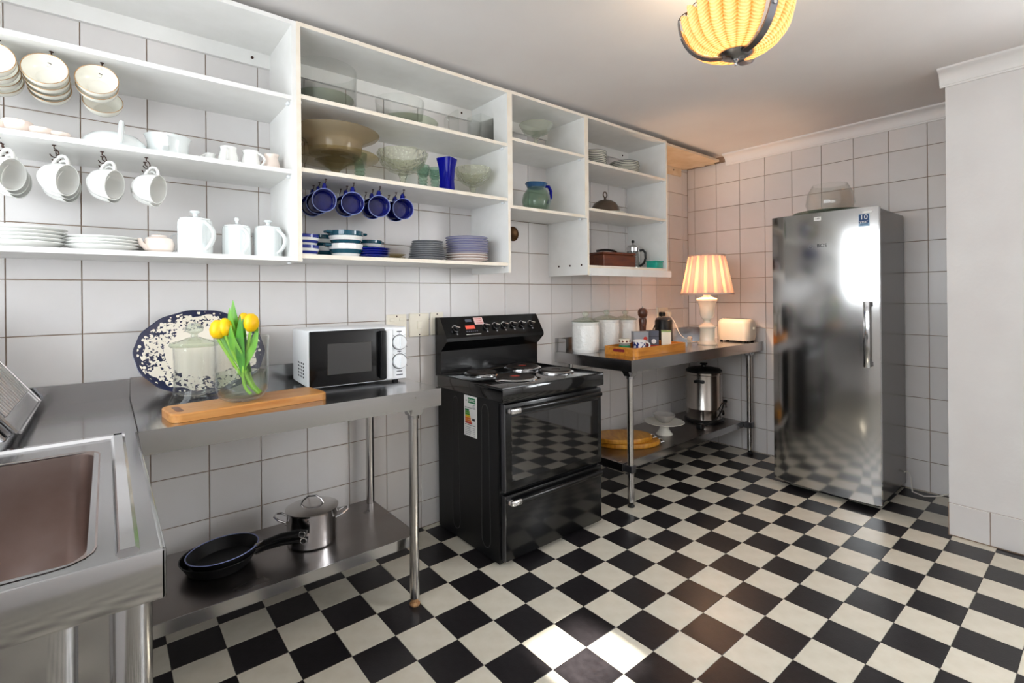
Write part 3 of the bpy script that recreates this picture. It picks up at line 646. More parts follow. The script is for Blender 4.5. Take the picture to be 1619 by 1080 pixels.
# --- unit 1, second shelf
for k, (x, r, h) in enumerate(((.012, .030, .030), (.062, .036, .036), (.114, .032, .024), (.158, .028, .019))):
    solid('small_bowl', MB().lathe(bowl_prof(r, h, .6), 26), 'porcelain_pink', ('tiny pink bowl cut by the picture edge', 'largest of the tiny pale pink bowls', 'tiny pale pink bowl, third from the left', 'lowest tiny pale pink bowl, rightmost of its row')[k], 'bowl', (x, -.30, 1.7805), group='tiny pink bowls')
solid('saucer', MB().lathe(plate_prof(.045, .010), 28), 'porcelain_bluish', 'small flat white saucer behind the tiny pink bowls', 'saucer', (.20, -.24, 1.7805))
t = thing('tureen', 'white upturned oval dish with a strap handle on the second shelf', 'dish', (.297, -.23, 1.7805))
obj('body', MB().lathe([(0, .064), (.03, .063), (.066, .052), (.088, .030), (.094, .004), (.092, 0), (.086, .003), (.06, .045), (0, .056)], 36), 'porcelain_bluish', t)
obj('handle', MB().tube([(.012, -.092, .012), (.014, -.10, .045), (.016, -.085, .078), (.018, -.055, .082), (.018, -.04, .066)], .008, 8, flat=1.5), 'porcelain_bluish', t)
t = thing('casserole', 'wide white handled pot with a flared rim on the second shelf', 'pot', (.449, -.22, 1.7805))
obj('body', MB().lathe([(0, 0), (.055, 0), (.062, .012), (.064, .055), (.070, .076), (.073, .080), (.068, .079), (.060, .055), (.058, .012), (0, .006)], 36), 'porcelain_bluish', t)
obj('handle', MB().tube([(-.012, -.062, .022), (-.014, -.085, .032), (-.015, -.088, .060), (-.014, -.066, .070)], .007, 8, flat=1.5), 'porcelain_bluish', t)
def creamer(label, x, y, s, rz, m='porcelain'):
    t = thing('creamer_jug', label, 'jug', (x, y, 1.7805), rz, 'small white jugs')
    obj('body', MB().lathe([(0, 0), (.026*s, 0), (.034*s, .012*s), (.036*s, .035*s), (.028*s, .066*s), (.030*s, .080*s), (.028*s, .080*s), (.025*s, .066*s), (.032*s, .034*s), (.024*s, .006), (0, .005)], 26, 0, None, lambda a, k: 1+(.25*max(0, math.cos(a-PI))**6 if k in (5, 6) else 0)), m, t)
    obj('handle', MB().tube(handle_path(.027*s, .072*s, .033*s, .018*s, .026*s), .0042*s, 8), m, t)
for a_ in (('tiny white cup behind the small jugs', .545, -.16, .42, 30), ('smallest white jug, leftmost of the small jugs', .585, -.20, .62, 200), ('white jug with its handle turned to the front', .645, -.22, 1.0, -110), ('plump white jug with an ear handle at right', .725, -.22, .98, -40), ('white jug at the right end of the second shelf', .800, -.22, .95, 120, 'porcelain_pink')): creamer(*a_)
# --- unit 1, second gap: tall white cups hung by their handles
for c, (nm, x) in enumerate((('leftmost row', .025), ('second row', .150), ('third row', .268), ('right-hand row', .387))):
    for k in range(3 if c < 2 else 2):
        y = -.285+.075*k; hook(B1[1], x-.006, y, 1.763, 1.1, 40)
        X = tr(x-.034, y+.022, 1.664) @ axis_to((.80, -.52, -.16), (.1, .1, 1))
        lb = f'tall white cup hung under the second shelf, {nm}, ' + ('at the front' if k == 0 else f'{ORD[k]} from the front')
        cup('hanging_cup', lb, 'cup', 'tall white cups hung under the second shelf', X, PC, .050, .074, handle_path(.046, .062, .038, .018, .034), .0048, .5, .7)
# --- unit 1, bottom shelf
plate_stack('dinner_plate', 'white plate of the tall stack at the left end', 'white plates, left stack', .060, -.20, 1.432, 5, .115, .020, .0115, PC, 0)
plate_stack('side_plate', 'white plate of the low middle stack beside the teapot', 'white plates, middle stack', .262, -.205, 1.432, 4, .104, .018, .0100, PC, 0)
plate_stack('saucer', 'white saucer of the small stack behind the teapot', 'white saucers', .362, -.12, 1.432, 4, .060, .012, .0070, PC, 0, cat='saucer')
t = thing('teapot', 'small round white teapot with a thin wire handle on the bottom shelf', 'teapot', (.420, -.21, 1.4325), 15)
obj('body', MB().lathe([(0, 0), (.030, 0), (.046, .014), (.050, .034), (.042, .056), (.026, .064), (.024, .068), (.008, .072), (0, .074)], 30), 'porcelain_pink', t)
obj('spout', MB().tube([(-.040, -.01, .02), (-.060, -.015, .034), (-.066, -.016, .052)], [.011, .008, .006], 10), 'porcelain_pink', t)
obj('wire_handle', MB().tube([(.036, 0, .052), (.040, 0, .072), (.058, 0, .080), (.074, 0, .066), (.072, 0, .03), (.048, 0, .012)], .0028, 8), 'chrome', t)
def coffee_pot(label, x, y, s, rz, knob, rib=18):
    t = thing('coffee_pot', label, 'coffee pot', (x, y, 1.4325), rz, 'lidded white pots')
    obj('body', MB().lathe([(0, 0), (.050*s, 0), (.052*s, .004), (.051*s, .110*s), (.050*s, .118*s), (.044*s, .121*s), (0, .121*s)], 72, 0, None, lambda a, k: 1+.016*math.cos(rib*a) if k in (2, 3) else 1), 'porcelain_bluish', t)
    ld = obj('lid', MB().lathe([(0, .119*s), (.046*s, .119*s), (.046*s, .125*s), (.020*s, .133*s), (0, .134*s)], 36), 'porcelain_bluish', t)
    if knob == 'flat': obj('lid_knob', MB().lathe([(0, .132*s), (.008*s, .132*s), (.007*s, .142*s), (.016*s, .148*s), (.014*s, .153*s), (0, .154*s)], 24), 'porcelain_bluish', ld)
    else: obj('lid_knob', MB().lathe([(0, .132*s), (.005*s, .133*s), (.005*s, .142*s), (.009*s, .149*s), (.007*s, .158*s), (0, .161*s)], 20), 'porcelain_bluish', ld)
    obj('handle', MB().tube(handle_path(.048*s, .112*s, .050*s, .018*s, .036*s, 11), .0058*s, 8, flat=1.4), 'porcelain_bluish', t)
    obj('spout', MB().tube([(-.048*s, 0, .04*s), (-.066*s, 0, .065*s), (-.074*s, 0, .105*s)], [.014*s, .010*s, .008*s], 10), 'porcelain_bluish', t)
coffee_pot('tallest fluted white coffee pot with a flat lid knob', .530, -.235, 1.08, -58, 'flat')
coffee_pot('fluted white coffee pot with a pointed lid knob, middle of three', .672, -.215, .98, -72, 'point')
coffee_pot('fluted white coffee pot next to the shelf side panel', .785, -.225, 1.0, -58, 'flat')

# ------------------------------------------------------------------ unit 2
# top shelf: clear glass
z = 2.0905
t = thing('glass_drum', 'large clear glass drum on the top shelf above the brown bowl', 'glass vessel', (1.028, -.19, z))
obj('wall', MB().lathe([(.138, .0), (.140, .190), (.137, .190), (.135, .004)], 48, closed=True), 'clear_glass', t)
obj('base_plate', MB().lathe([(0, 0), (.134, 0), (.134, .006), (0, .006)], 40), 'clear_glass', t)
solid('glass_dish', MB().lathe(plate_prof(.128, .055, .005, .7), 48), 'green_plate_glass', 'greenish glass dish standing inside the clear drum', 'glass dish', (1.028, -.19, z+.0065))
solid('glass_platter', MB().lathe(plate_prof(.150, .040, .005, .6), 48), 'green_plate_glass', 'round greenish glass platter on the top shelf', 'platter', (1.44, -.19, z))
solid('glass_ring_bowl', MB().lathe([(0, 0), (.085, 0), (.112, .020), (.120, .100), (.117, .100), (.108, .022), (.082, .004), (0, .004)], 44), 'clear_glass', 'clear glass bowl standing on the greenish platter', 'glass bowl', (1.405, -.175, z+.042))
t = thing('glass_jug', 'small narrow clear glass jug with a lip on the top shelf', 'glass jug', (1.690, -.20, z))
obj('body', MB().rbox(-.032, .032, -.028, .028, 0, .120, .006, 2), 'clear_glass', t)
obj('lip', MB().prism([(-.032, .12), (.032, .12), (.034, .162), (.024, .165)], -.020, .020, 'y'), 'clear_glass', t)
t = thing('glass_block_vase', 'square clear glass vase at the right end of the top shelf', 'vase', (1.885, -.19, z), 12)
for a_ in (0, 90, 180, 270): obj('side', MB().box(-.052, .052, -.052, -.048, 0, .165, 0, rot('Z', a_)), 'clear_glass', t, 0)
obj('base', MB().box(-.048, .048, -.048, .048, 0, .006), 'clear_glass', t, 0)
# middle shelf
z = 1.7955
t = thing('glass_cake_stand', 'smoky brown glass cake stand under the wide brown bowl', 'cake stand', (1.080, -.180, z))
obj('plate', MB().lathe([(0, .088), (.10, .088), (.165, .094), (.188, .104), (.192, .110), (.186, .112), (.178, .108), (.160, .108), (.10, .096), (0, .096)], 48), 'smoke_glass', t)
obj('stem', MB().lathe([(0, 0), (.070, 0), (.072, .004), (.030, .018), (.016, .034), (.020, .048), (.030, .056), (.055, .072), (.090, .088), (0, .088)], 32), 'smoke_glass', t)
solid('wide_bowl', MB().lathe([(0, 0), (.105, 0), (.112, .006), (.118, .052), (.125, .062), (.188, .092), (.195, .100), (.190, .103), (.12, .072), (.108, .050), (.100, .010), (0, .008)], 48), 'amber_bowl', 'wide brown bowl with a flat flared rim on the smoky cake stand', 'bowl', (1.080, -.180, z+.113))
def compote(label, x, y, r, h, sr):
    t = thing('glass_compote', label, 'compote', (x, y, z), group='pressed glass compotes')
    sc_ = lambda a, k: 1+(.03*math.cos(12*a) if k in (4, 5, 6) else 0)
    obj('bowl', MB().lathe([(0, h*.40), (.02, h*.40), (r*.55, h*.50), (r*.86, h*.68), (r, h*.96), (r*1.0, h), (r*.96, h*.98), (r*.80, h*.70), (r*.5, h*.54), (0, h*.46)], 72, 0, None, sc_), 'pressed_glass', t, 80)
    obj('stem', MB().lathe([(0, 0), (r*.48, 0), (r*.5, .005), (.020, .018), (.012, .03), (.016, h*.30), (.022, h*.41), (0, h*.41)], 24, 0, None, lambda a, k: 1+.06*math.cos(8*a)), 'pressed_glass', t, 80)
compote('larger scalloped pressed glass compote, left of the blue vase', 1.405, -.20, .122, .180, .02)
compote('smaller scalloped pressed glass compote, right of the blue vase', 1.825, -.20, .100, .165, .02)
for nm, x, y, s in (('tall green bobbled glass just behind the left compote', 1.545, -.15, 1.0), ('green bobbled glass right behind the cobalt vase', 1.622, -.14, 1.0), ('green bobbled glass behind the smoky cake stand', 1.215, -.13, 1.05)):
    pr_ = [(0, 0), (.022, 0)]
    for k in range(5): pr_ += [(.019, .006+.016*k), (.025, .014+.016*k)]
    pr_ += [(.021, .090), (.030, .105), (.033, .150), (.031, .150), (.028, .106), (.016, .092), (0, .090)]
    solid('stemmed_glass', MB().lathe([(r*s, zz*s) for r, zz in pr_], 24), 'green_glass', nm, 'glass', (x, y, z), group='green bobbled glasses', smooth=60)
def sq(x0, r, zz, n=6, tw=0):
    pts = []
    for k in range(24):
        a = 2*PI*k/24+tw; q = r/(abs(math.cos(a))**5+abs(math.sin(a))**5)**.2; pts.append((q*math.cos(a), q*math.sin(a), zz))
    return pts
v, f = loft([sq(0, .034, 0), sq(0, .033, .02), sq(0, .030, .060), sq(0, .034, .120), sq(0, .044, .168), sq(0, .041, .168), sq(0, .031, .12), sq(0, .027, .06), sq(0, .028, .012)], True, True)
solid('cobalt_vase', MB().add(v, f), 'cobalt_glass', 'square flared cobalt blue glass vase on the middle shelf', 'vase', (1.612, -.275, z), 25, smooth=50)
# blue mugs under the middle shelf
for c, (nm, x, n_) in enumerate((('leftmost row', .998, 3), ('second row', 1.122, 2), ('third row', 1.246, 2), ('rightmost row', 1.366, 2))):
    for k in range(3):
        y = -.285+.080*k; hook(B2[1], x+.006, y+.012, 1.778, 1.15, 90)
        if k < n_:
            X = tr(x+.010, y+.062, 1.690) @ axis_to((-.24, -.95, -.10), (.02, -.05, 1))
            lb = f'cobalt blue mug hanging under the middle shelf, {nm}, ' + ('at the front' if k == 0 else f'{ORD[k]} from the front')
            cup('hanging_mug', lb, 'mug', 'hanging blue mugs', X, ['blue_glaze', 'blue_rim'], .050, .074, handle_path(.045, .062, .044, .020, .026), .0055, .66, .5)
# bottom shelf
z = 1.4455
def banded(name, label, cat, x, y, r, h, bands, mats, ears=0, foot=.6, z=z, rz=0, group=None):
    t = thing(name, label, cat, (x, y, z), rz, group); nb = len(bands); pr_ = [(0, 0), (r*foot, 0)]; mis = [bands[0]]
    N_ = nb*4
    for k in range(N_+1):
        s = k/N_; rr = r*(foot+(1-foot)*min(1, math.sin(min(1, s*1.25)*PI/2))); pr_.append((rr, .003+(h-.003)*s)); mis.append(bands[min(nb-1, int(s*nb+1e-6))] if k < N_ else bands[-1])
    pr_ += [(r-.004, h), (r*.9, h*.6), (r*foot*.8, .01), (0, .008)]; mis += [bands[-1], 1, 1, 1]
    obj('body', MB().lathe(pr_, 40, 0, None, mis=mis[:len(pr_)-1]), mats, t)
    if ears:
        for s in (-1, 1): obj('ear_handle', MB().tube([(s*r*.97, -.02, h*.88), (s*(r+.018), -.012, h*.90), (s*(r+.018), .012, h*.90), (s*r*.97, .02, h*.88)], .006, 8), [mats[0]], t)
    return t
for k in range(2): banded('striped_cup', ('lower blue and white striped bowl at the left end of the shelf', 'upper blue and white striped bowl at the left end of the shelf')[k], 'bowl', .935, -.20, .060, .048, [1, 0, 1, 0], ['blue_stripe', 'porcelain'], z=z+.046*k, foot=.8, group='blue and white striped bowls')
TS = ['teal_stripe', 'porcelain']
banded('striped_bowl', 'tall green and white striped eared bowl at the front, lower of two', 'bowl', 1.108, -.225, .074, .060, [1, 0, 1], TS, 1, .72)
banded('striped_bowl', 'tall green and white striped eared bowl on top of its twin', 'bowl', 1.108, -.225, .076, .056, [0, 1, 0], TS, 1, .80, z=z+.061, rz=8)
banded('striped_bowl', 'green and white striped eared bowl behind, at left', 'bowl', 1.045, -.105, .068, .055, [1, 0, 1], TS, 1, .72)
banded('striped_bowl', 'green and white striped bowl stacked behind, at left', 'bowl', 1.045, -.105, .068, .050, [0, 1, 0], TS, 1, .8, z=z+.056)
banded('striped_bowl', 'low green and white eared bowl behind the blue plates', 'bowl', 1.265, -.115, .062, .050, [0, 1, 0], TS, 1, .75)
banded('striped_bowl', 'low green and white eared bowl topping the one behind the blue plates', 'bowl', 1.265, -.115, .062, .045, [0, 1, 0], TS, 1, .75, z=z+.051, rz=20)
plate_stack('blue_saucer', 'cobalt blue saucer of the low stack', 'cobalt blue saucers', 1.232, -.245, z, 4, .072, .013, .0105, ['blue_glaze', 'blue_rim'], 0, cat='saucer')
for k in range(2): solid('glass_saucer', MB().lathe(plate_prof(.055, .014, .003), 32), 'smoke_glass', ('lower brownish glass dish between blue and grey plates', 'upper brownish glass dish between blue and grey plates')[k], 'dish', (1.375, -.16, z+.016*k), group='brownish glass dishes')
plate_stack('grey_bowl', 'grey stoneware plate of the tapering stack', 'grey plates', 1.536, -.20, z, 9, .094, .016, .0105, ['grey_stone', 'porcelain'], 0, taper=.0018, kinds=None)
plate_stack('lilac_plate', 'lilac-rimmed plate of the tall stack at the right', 'lilac-rimmed plates', 1.782, -.20, z, 10, .116, .018, .0128, ['lilac_glaze', 'lilac_rim'], 1, kinds=[['blush_glaze', 'porcelain']]*3+[['lilac_glaze', 'lilac_rim']]*7)

# ------------------------------------------------------------------ unit 3
t = thing('glass_compote', 'plain clear glass compote at the top of the short shelf unit', 'compote', (2.300, -.19, 2.1305))
obj('bowl', MB().lathe([(0, .105), (.03, .106), (.075, .125), (.100, .165), (.104, .172), (.099, .168), (.070, .132), (0, .112)], 40), 'knob_glass', t)
obj('stem', MB().lathe([(0, 0), (.055, 0), (.056, .004), (.018, .016), (.009, .04), (.014, .075), (.010, .085), (.03, .106), (0, .106)], 28), 'knob_glass', t)
t = thing('glass_pitcher', 'round green glass pitcher with blue rim and blue handle', 'pitcher', (2.285, -.205, 1.7605), 0)
obj('body', MB().lathe([(0, 0), (.050, 0), (.078, .030), (.088, .070), (.080, .115), (.058, .145), (.054, .155), (.056, .155), (.052, .150), (.074, .112), (.082, .070), (.072, .032), (0, .008)], 40, closed=False), 'sea_glass', t)
obj('rim', MB().lathe([(.055, .155), (.058, .166), (.066, .177), (.068, .180), (.063, .179), (.055, .167), (.051, .155)], 40, 0, None, lambda a, k: 1+.22*max(0, math.cos(a-PI-.3))**8, closed=True), 'aqua_glass', t)
obj('handle', MB().tube([(.060, -.01, .170), (.088, -.016, .172), (.104, -.018, .145), (.102, -.018, .11), (.082, -.014, .070)], [.009, .010, .010, .010, .009], 10), 'cobalt_glass', t)

# ------------------------------------------------------------------ unit 4
SG = ['grey_stone', 'porcelain_cream', 'ink']
plate_stack('grey_edged_plate', 'dark-edged plate of the left stack, top shelf near the corner', 'dark-edged plates, left stack', 2.80, -.20, 2.1065, 9, .095, .016, .0115, ['porcelain_cream', 'ink'], 1)
plate_stack('grey_edged_plate', 'dark-edged plate of the right stack, top shelf near the corner', 'dark-edged plates, right stack', 3.10, -.23, 2.1065, 7, .102, .014, .0110, ['porcelain_cream', 'ink'], 1)
solid('oval_plate', MB().lathe(plate_prof(.120, .014), 40), 'porcelain_cream', 'flat cream plate lying under the metal cloche', 'plate', (2.955, -.20, 1.8115))
t = thing('cloche', 'bronze domed cloche with a ring handle on the middle shelf', 'cloche', (2.925, -.20, 1.8265))
obj('dome', MB().lathe([(.098, 0), (.104, .002), (.100, .010), (.094, .035), (.075, .066), (.045, .084), (.012, .092), (0, .093), (0, .088), (.043, .080), (.072, .062), (.090, .034), (.096, .004)], 40, closed=False), 'bronze', t)
hn = obj('knob', MB().lathe([(0, .092), (.010, .092), (.007, .100), (.010, .106), (0, .108)], 18), 'bronze', t)
obj('ring', MB().tube([(.019*math.cos(a), 0, .126+.019*math.sin(a)) for a in [2*PI*k/20 for k in range(20)]], .0045, 8, closed=True), 'bronze', hn)
for k in range(2): solid('metal_cup', MB().lathe([(0, 0), (.017, 0), (.021, .040), (.019, .040), (.015, .004), (0, .004)], 20), 'chrome', ('left one of two tiny metal cups beside the cloche', 'right one of two tiny metal cups beside the cloche')[k], 'cup', (3.325+.045*k, -.15, 1.8115), group='tiny metal cups')
t = thing('wooden_box', 'brown wooden box on the bottom shelf near the corner', 'box', (2.975, -.215, 1.4535), -6)
obj('body', MB().rbox(-.150, .150, -.075, .075, 0, .082, .003, 1), 'wood_dark', t); obj('lid', MB().rbox(-.152, .152, -.077, .077, .084, .100, .003, 1), 'wood_dark', t)
solid('dark_strap', MB().tube([(-.09, 0, 0), (-.05, 0, .008), (0, 0, .011), (.05, 0, .008), (.08, 0, 0)], .0075, 8, flat=1.8), 'black_plastic', 'dark curved strap lying on the brown wooden box', 'strap', (2.905, -.23, 1.5605), -6)
t = thing('french_press', 'glass and chrome french press with a black handle', 'coffee press', (3.275, -.165, 1.4535), -35)
obj('beaker', MB().lathe([(0, .012), (.044, .012), (.045, .150), (.043, .150), (.042, .016), (0, .016)], 32), 'clear_glass', t)
fm = MB().lathe([(.0455, 0), (.050, 0), (.050, .014), (.0455, .014)], 32, closed=True).lathe([(.0455, .128), (.048, .128), (.048, .146), (.0455, .146)], 32, closed=True)
for k in range(4): fm.box(.046, .0485, -.005, .005, .010, .135, 0, rot('Z', 45+90*k))
obj('frame', fm, 'chrome', t)
ld = obj('lid', MB().lathe([(0, .146), (.050, .146), (.050, .156), (.034, .174), (.008, .180), (0, .180)], 32), 'chrome', t)
obj('plunger_knob', MB().tube([(0, 0, .178), (0, 0, .192)], .003, 8).lathe([(0, .190), (.009, .193), (.012, .202), (.008, .211), (0, .213)], 18), 'black_plastic', ld)
obj('handle', MB().tube([(.047, 0, .136), (.075, 0, .140), (.092, 0, .122), (.094, 0, .080), (.082, 0, .045), (.050, 0, .020)], .0085, 10), 'black_plastic', t)
t = thing('plastic_container', 'teal plastic container with a lid at the shelf corner', 'container', (3.375, -.285, 1.4535))
obj('body', MB().rbox(-.048, .036, -.045, .045, 0, .048, .010, 2), 'teal_plastic', t); obj('lid', MB().rbox(-.050, .038, -.047, .047, .046, .056, .004, 2), 'teal_plastic', t)

# ------------------------------------------------------------------ on the left steel table
Z = .8905
cb = thing('cutting_board', 'long wooden cutting board with a slot handle under the vase', 'cutting board', (.655, -.502, Z), 6)
hw, hl, th = .088, .245, .026
v, f = loft([ring(-hl, hl, -hw, hw, 0, .03), ring(-hl, hl, -hw, hw, th-.004, .03), ring(-hl+.004, hl-.004, -hw+.004, hw-.004, th, .028)], True, True)
obj('plank', MB().add(v, f), 'wood_board', cb)
v, f = loft([ring(-hl+.022, -hl+.042, -.045, .045, th-.002, .009), ring(-hl+.022, -hl+.042, -.045, .045, th+.0006, .009)], True, True)
obj('slot', MB().add(v, f), 'wood_dark', cb)
# transferware platter: pattern drawn in the glaze
pm = bpy.data.materials.new('transferware'); pm.use_nodes = True; nt = pm.node_tree; N = nt.nodes; L = nt.links; bs = N['Principled BSDF']
bs.inputs['Roughness'].default_value = .14; bs.inputs['Coat Weight'].default_value = .5
tc = N.new('ShaderNodeTexCoord'); sp = N.new('ShaderNodeSeparateXYZ'); L.new(tc.outputs['Object'], sp.inputs[0])
def mth(op, a, b=None, c=None):
    n_ = N.new('ShaderNodeMath'); n_.operation = op
    for k, q in enumerate((a, b, c)):
        if q is None: continue
        if isinstance(q, (int, float)): n_.inputs[k].default_value = q
        else: L.new(q, n_.inputs[k])
    return n_.outputs[0]
ex = mth('DIVIDE', sp.outputs[0], .222); ey = mth('DIVIDE', sp.outputs[1], .172)
rho = mth('SQRT', mth('ADD', mth('MULTIPLY', ex, ex), mth('MULTIPLY', ey, ey))); ang = mth('ARCTAN2', ey, ex)
vo = N.new('ShaderNodeTexVoronoi'); vo.inputs['Scale'].default_value = 50; L.new(tc.outputs['Object'], vo.inputs['Vector'])
no = N.new('ShaderNodeTexNoise'); no.inputs['Scale'].default_value = 95; no.inputs['Detail'].default_value = 3; L.new(tc.outputs['Object'], no.inputs['Vector'])
scal = mth('MULTIPLY_ADD', mth('SINE', mth('MULTIPLY', ang, 14)), .030, .875)          # scalloped inner edge of the dark border
edge = mth('GREATER_THAN', rho, scal); petals = mth('LESS_THAN', vo.outputs['Distance'], .30)
dots = mth('MULTIPLY', edge, mth('SUBTRACT', 1.0, mth('MULTIPLY', petals, mth('LESS_THAN', rho, .95))))
band = mth('MULTIPLY', mth('GREATER_THAN', rho, .56), mth('LESS_THAN', rho, .90))
flow = mth('GREATER_THAN', mth('ADD', no.outputs['Fac'], mth('MULTIPLY', mth('SINE', mth('MULTIPLY', ang, 8)), .045)), .555)
ink_ = mth('MAXIMUM', dots, mth('MULTIPLY', band, flow))
mx = N.new('ShaderNodeMix'); mx.data_type = 'RGBA'; mx.inputs['A'].default_value = lin('efe6d6'); mx.inputs['B'].default_value = lin('1d2142'); L.new(ink_, mx.inputs['Factor']); L.new(mx.outputs['Result'], bs.inputs['Base Color']); MATS['transferware'] = pm
def ell(sc_, zz, n_=144): return [(.222*sc_*math.cos(2*PI*k/n_)*(1+.008*math.cos(28*PI*k/n_)), .172*sc_*math.sin(2*PI*k/n_)*(1+.008*math.cos(28*PI*k/n_)), zz) for k in range(n_)]
v, f = loft([ell(.60, 0), ell(.66, .002), ell(.98, .020), ell(1, .023), ell(.98, .0245), ell(.68, .008), ell(.60, .005)], True, True)
solid('oval_platter', MB().add(v, f), 'transferware', 'large oval blue and cream patterned platter leaning on the wall', 'platter', X=tr(.566, -.105, 1.052) @ rot('X', 72) @ rot('Z', -3))
t = thing('glass_jar', 'clear lidded glass jar with a flared foot before the platter', 'glass jar', (.520, -.270, Z))
obj('body', MB().lathe([(0, 0), (.080, 0), (.082, .006), (.070, .030), (.066, .060), (.066, .150), (.068, .200), (.066, .200), (.063, .150), (.063, .060), (.066, .032), (0, .010)], 40), 'clear_glass', t)
ld = obj('lid', MB().lathe([(0, .203), (.076, .203), (.080, .210), (.076, .218), (.040, .228), (.020, .236), (0, .238)], 36), 'green_plate_glass', t)
obj('lid_knob', MB().lathe([(0, .236), (.012, .238), (.010, .248), (.028, .258), (.030, .272), (.018, .286), (0, .290)], 24), 'knob_glass', ld)
vs = thing('tulip_vase', 'wide clear glass vase half filled with water on the cutting board', 'vase', (.632, -.505, .9170))
obj('glass', MB().lathe([(0, 0), (.045, 0), (.068, .012), (.080, .034), (.083, .060), (.083, .175), (.086, .222), (.083, .222), (.080, .175), (.080, .060), (.076, .036), (.064, .016), (0, .007)], 44), 'clear_glass', vs)
obj('water', MB().lathe([(0, .008), (.062, .018), (.074, .037), (.0785, .060), (.0785, .098), (0, .098)], 40), 'water', vs)
def leaf(par, pts, wid, nrm, name='leaf'):
    pts = [Vector(p) for p in pts]; m_ = len(pts); b = MB(); nv = Vector(nrm).normalized(); vv = []
    for k, p in enumerate(pts):
        t_ = (pts[min(k+1, m_-1)]-pts[max(k-1, 0)]).normalized(); sd = t_.cross(nv).normalized(); w_ = wid*math.sin(PI*min(.999, (k/(m_-1))*.90+.09))**.8
        n2 = sd.cross(t_)
        vv += [p-sd*w_+n2*w_*.35, p+n2*.0008, p+sd*w_+n2*w_*.35, p-n2*.0012]
    ff = []
    for k in range(m_-1):
        for i in range(4): j = (i+1) % 4; ff.append((4*k+i, 4*k+j, 4*k+4+j, 4*k+4+i))
    ff += [(3, 2, 1, 0), tuple(4*(m_-1)+i for i in range(4))]
    return obj(name, b.add(vv, ff), random.choice(['leaf_green', 'leaf_light']), par, 60)
def curve(p0, p1, p2, p3, n_=10):
    out = []
    for k in range(n_+1):
        s = k/n_; out.append(tuple(((1-s)**3)*Vector(p0)+3*s*(1-s)**2*Vector(p1)+3*s*s*(1-s)*Vector(p2)+s**3*Vector(p3)))
    return out
RT = Vector((.774, -.633, 0)); FW = Vector((.633, .774, 0))
def pt(a_, b_, z_): q = RT*a_+FW*b_; return (.632+q.x, -.505+q.y, .917+z_)
for k, (lb, foot_, top, fsz, lvs) in enumerate((
    ('yellow tulip leaning left out of the vase, lowest bloom', (.050, .01), (-.064, -.035, .218), 1.3, [(-.094, .01, .270, .014), (-.072, .02, .250, .015)]),
    ('half-hidden yellow tulip just right of the lowest bloom', (.055, .02), (-.040, -.030, .228), 1.2, [(-.045, .02, .300, .020), (-.018, -.035, .262, .017)]),
    ('yellow tulip peeping out behind the tall central leaf', (.045, .03), (-.010, .03, .258), .9, [(-.036, .012, .345, .020), (.010, -.01, .282, .015)]),
    ('large yellow tulip at the right of the vase', (.035, -.01), (.036, -.01, .240), 1.25, [(.012, -.03, .292, .016), (.056, .0, .262, .014), (.066, -.02, .236, .012)]),
    ('green tulip stem with a furled bud in the middle', (.060, 0), (-.026, -.015, .262), 0, [(-.030, -.02, .320, .018)]))):
    tl = thing('tulip', lb, 'flower', pt(foot_[0], foot_[1], .022), group='tulips in the vase'); inv = Matrix.Translation(-tl.location)
    P_ = lambda q: tuple(inv @ Vector(q))
    c_ = curve(pt(foot_[0], foot_[1], .022), pt(foot_[0]-.05, foot_[1], .06), pt((foot_[0]+top[0])*.4-.01, top[1], .14), pt(*top), 12)
    obj('stem', MB().tube([P_(q) for q in c_], .0055, 8), 'stem_green', tl)
    if fsz:
        bl = MB(); q = Vector(P_(pt(*top)))
        bl.lathe([(0, -.004), (.010*fsz, -.002), (.018*fsz, .010*fsz), (.020*fsz, .022*fsz), (.016*fsz, .038*fsz), (.007*fsz, .047*fsz), (0, .046*fsz)], 18, 0, Matrix.Translation(q) @ rot('X', random.uniform(-12, 12)), lambda a, k2: 1+.10*math.cos(3*a))
        obj('bloom', bl, 'tulip_yellow', tl, 60)
    for (a_, b_, z_, w_) in lvs:
        s0 = pt(foot_[0]*.35-.004, foot_[1], .095); e0 = pt(a_, b_, z_); md_ = pt((foot_[0]+a_)*.30-.008, b_*.6, .16); m2_ = pt(a_*.9, b_, z_*.72)
        leaf(tl, [P_(q_) for q_ in curve(s0, md_, m2_, e0, 12)], w_, -FW)
# ------------------------------------------------------------------ on the left undershelf
t = thing('stock_pot', 'lidded stainless steel pot standing on the left undershelf', 'pot', (.930, -.288, .2545), -25)
obj('body', MB().lathe([(0, 0), (.090, 0), (.097, .005), (.099, .130), (.102, .137), (.098, .138), (.094, .130), (.092, .008), (0, .006)], 44), 'chrome', t)
ld = obj('lid', MB().lathe([(0, .152), (.05, .149), (.088, .141), (.103, .138), (.104, .141), (.088, .145), (.05, .153), (0, .156)], 44), 'steel_tube', t)
obj('lid_handle', MB().tube([(-.045, 0, .150), (-.036, 0, .170), (-.015, 0, .186), (.015, 0, .186), (.036, 0, .170), (.045, 0, .150)], .0045, 8, flat=1.8), 'chrome', ld)
for s in (-1, 1): obj('loop_handle', MB().tube([(s*.098, -.032, .098), (s*.125, -.034, .112), (s*.142, -.018, .120), (s*.142, .018, .120), (s*.125, .034, .112), (s*.098, .032, .098)], .0045, 8), 'chrome', t)
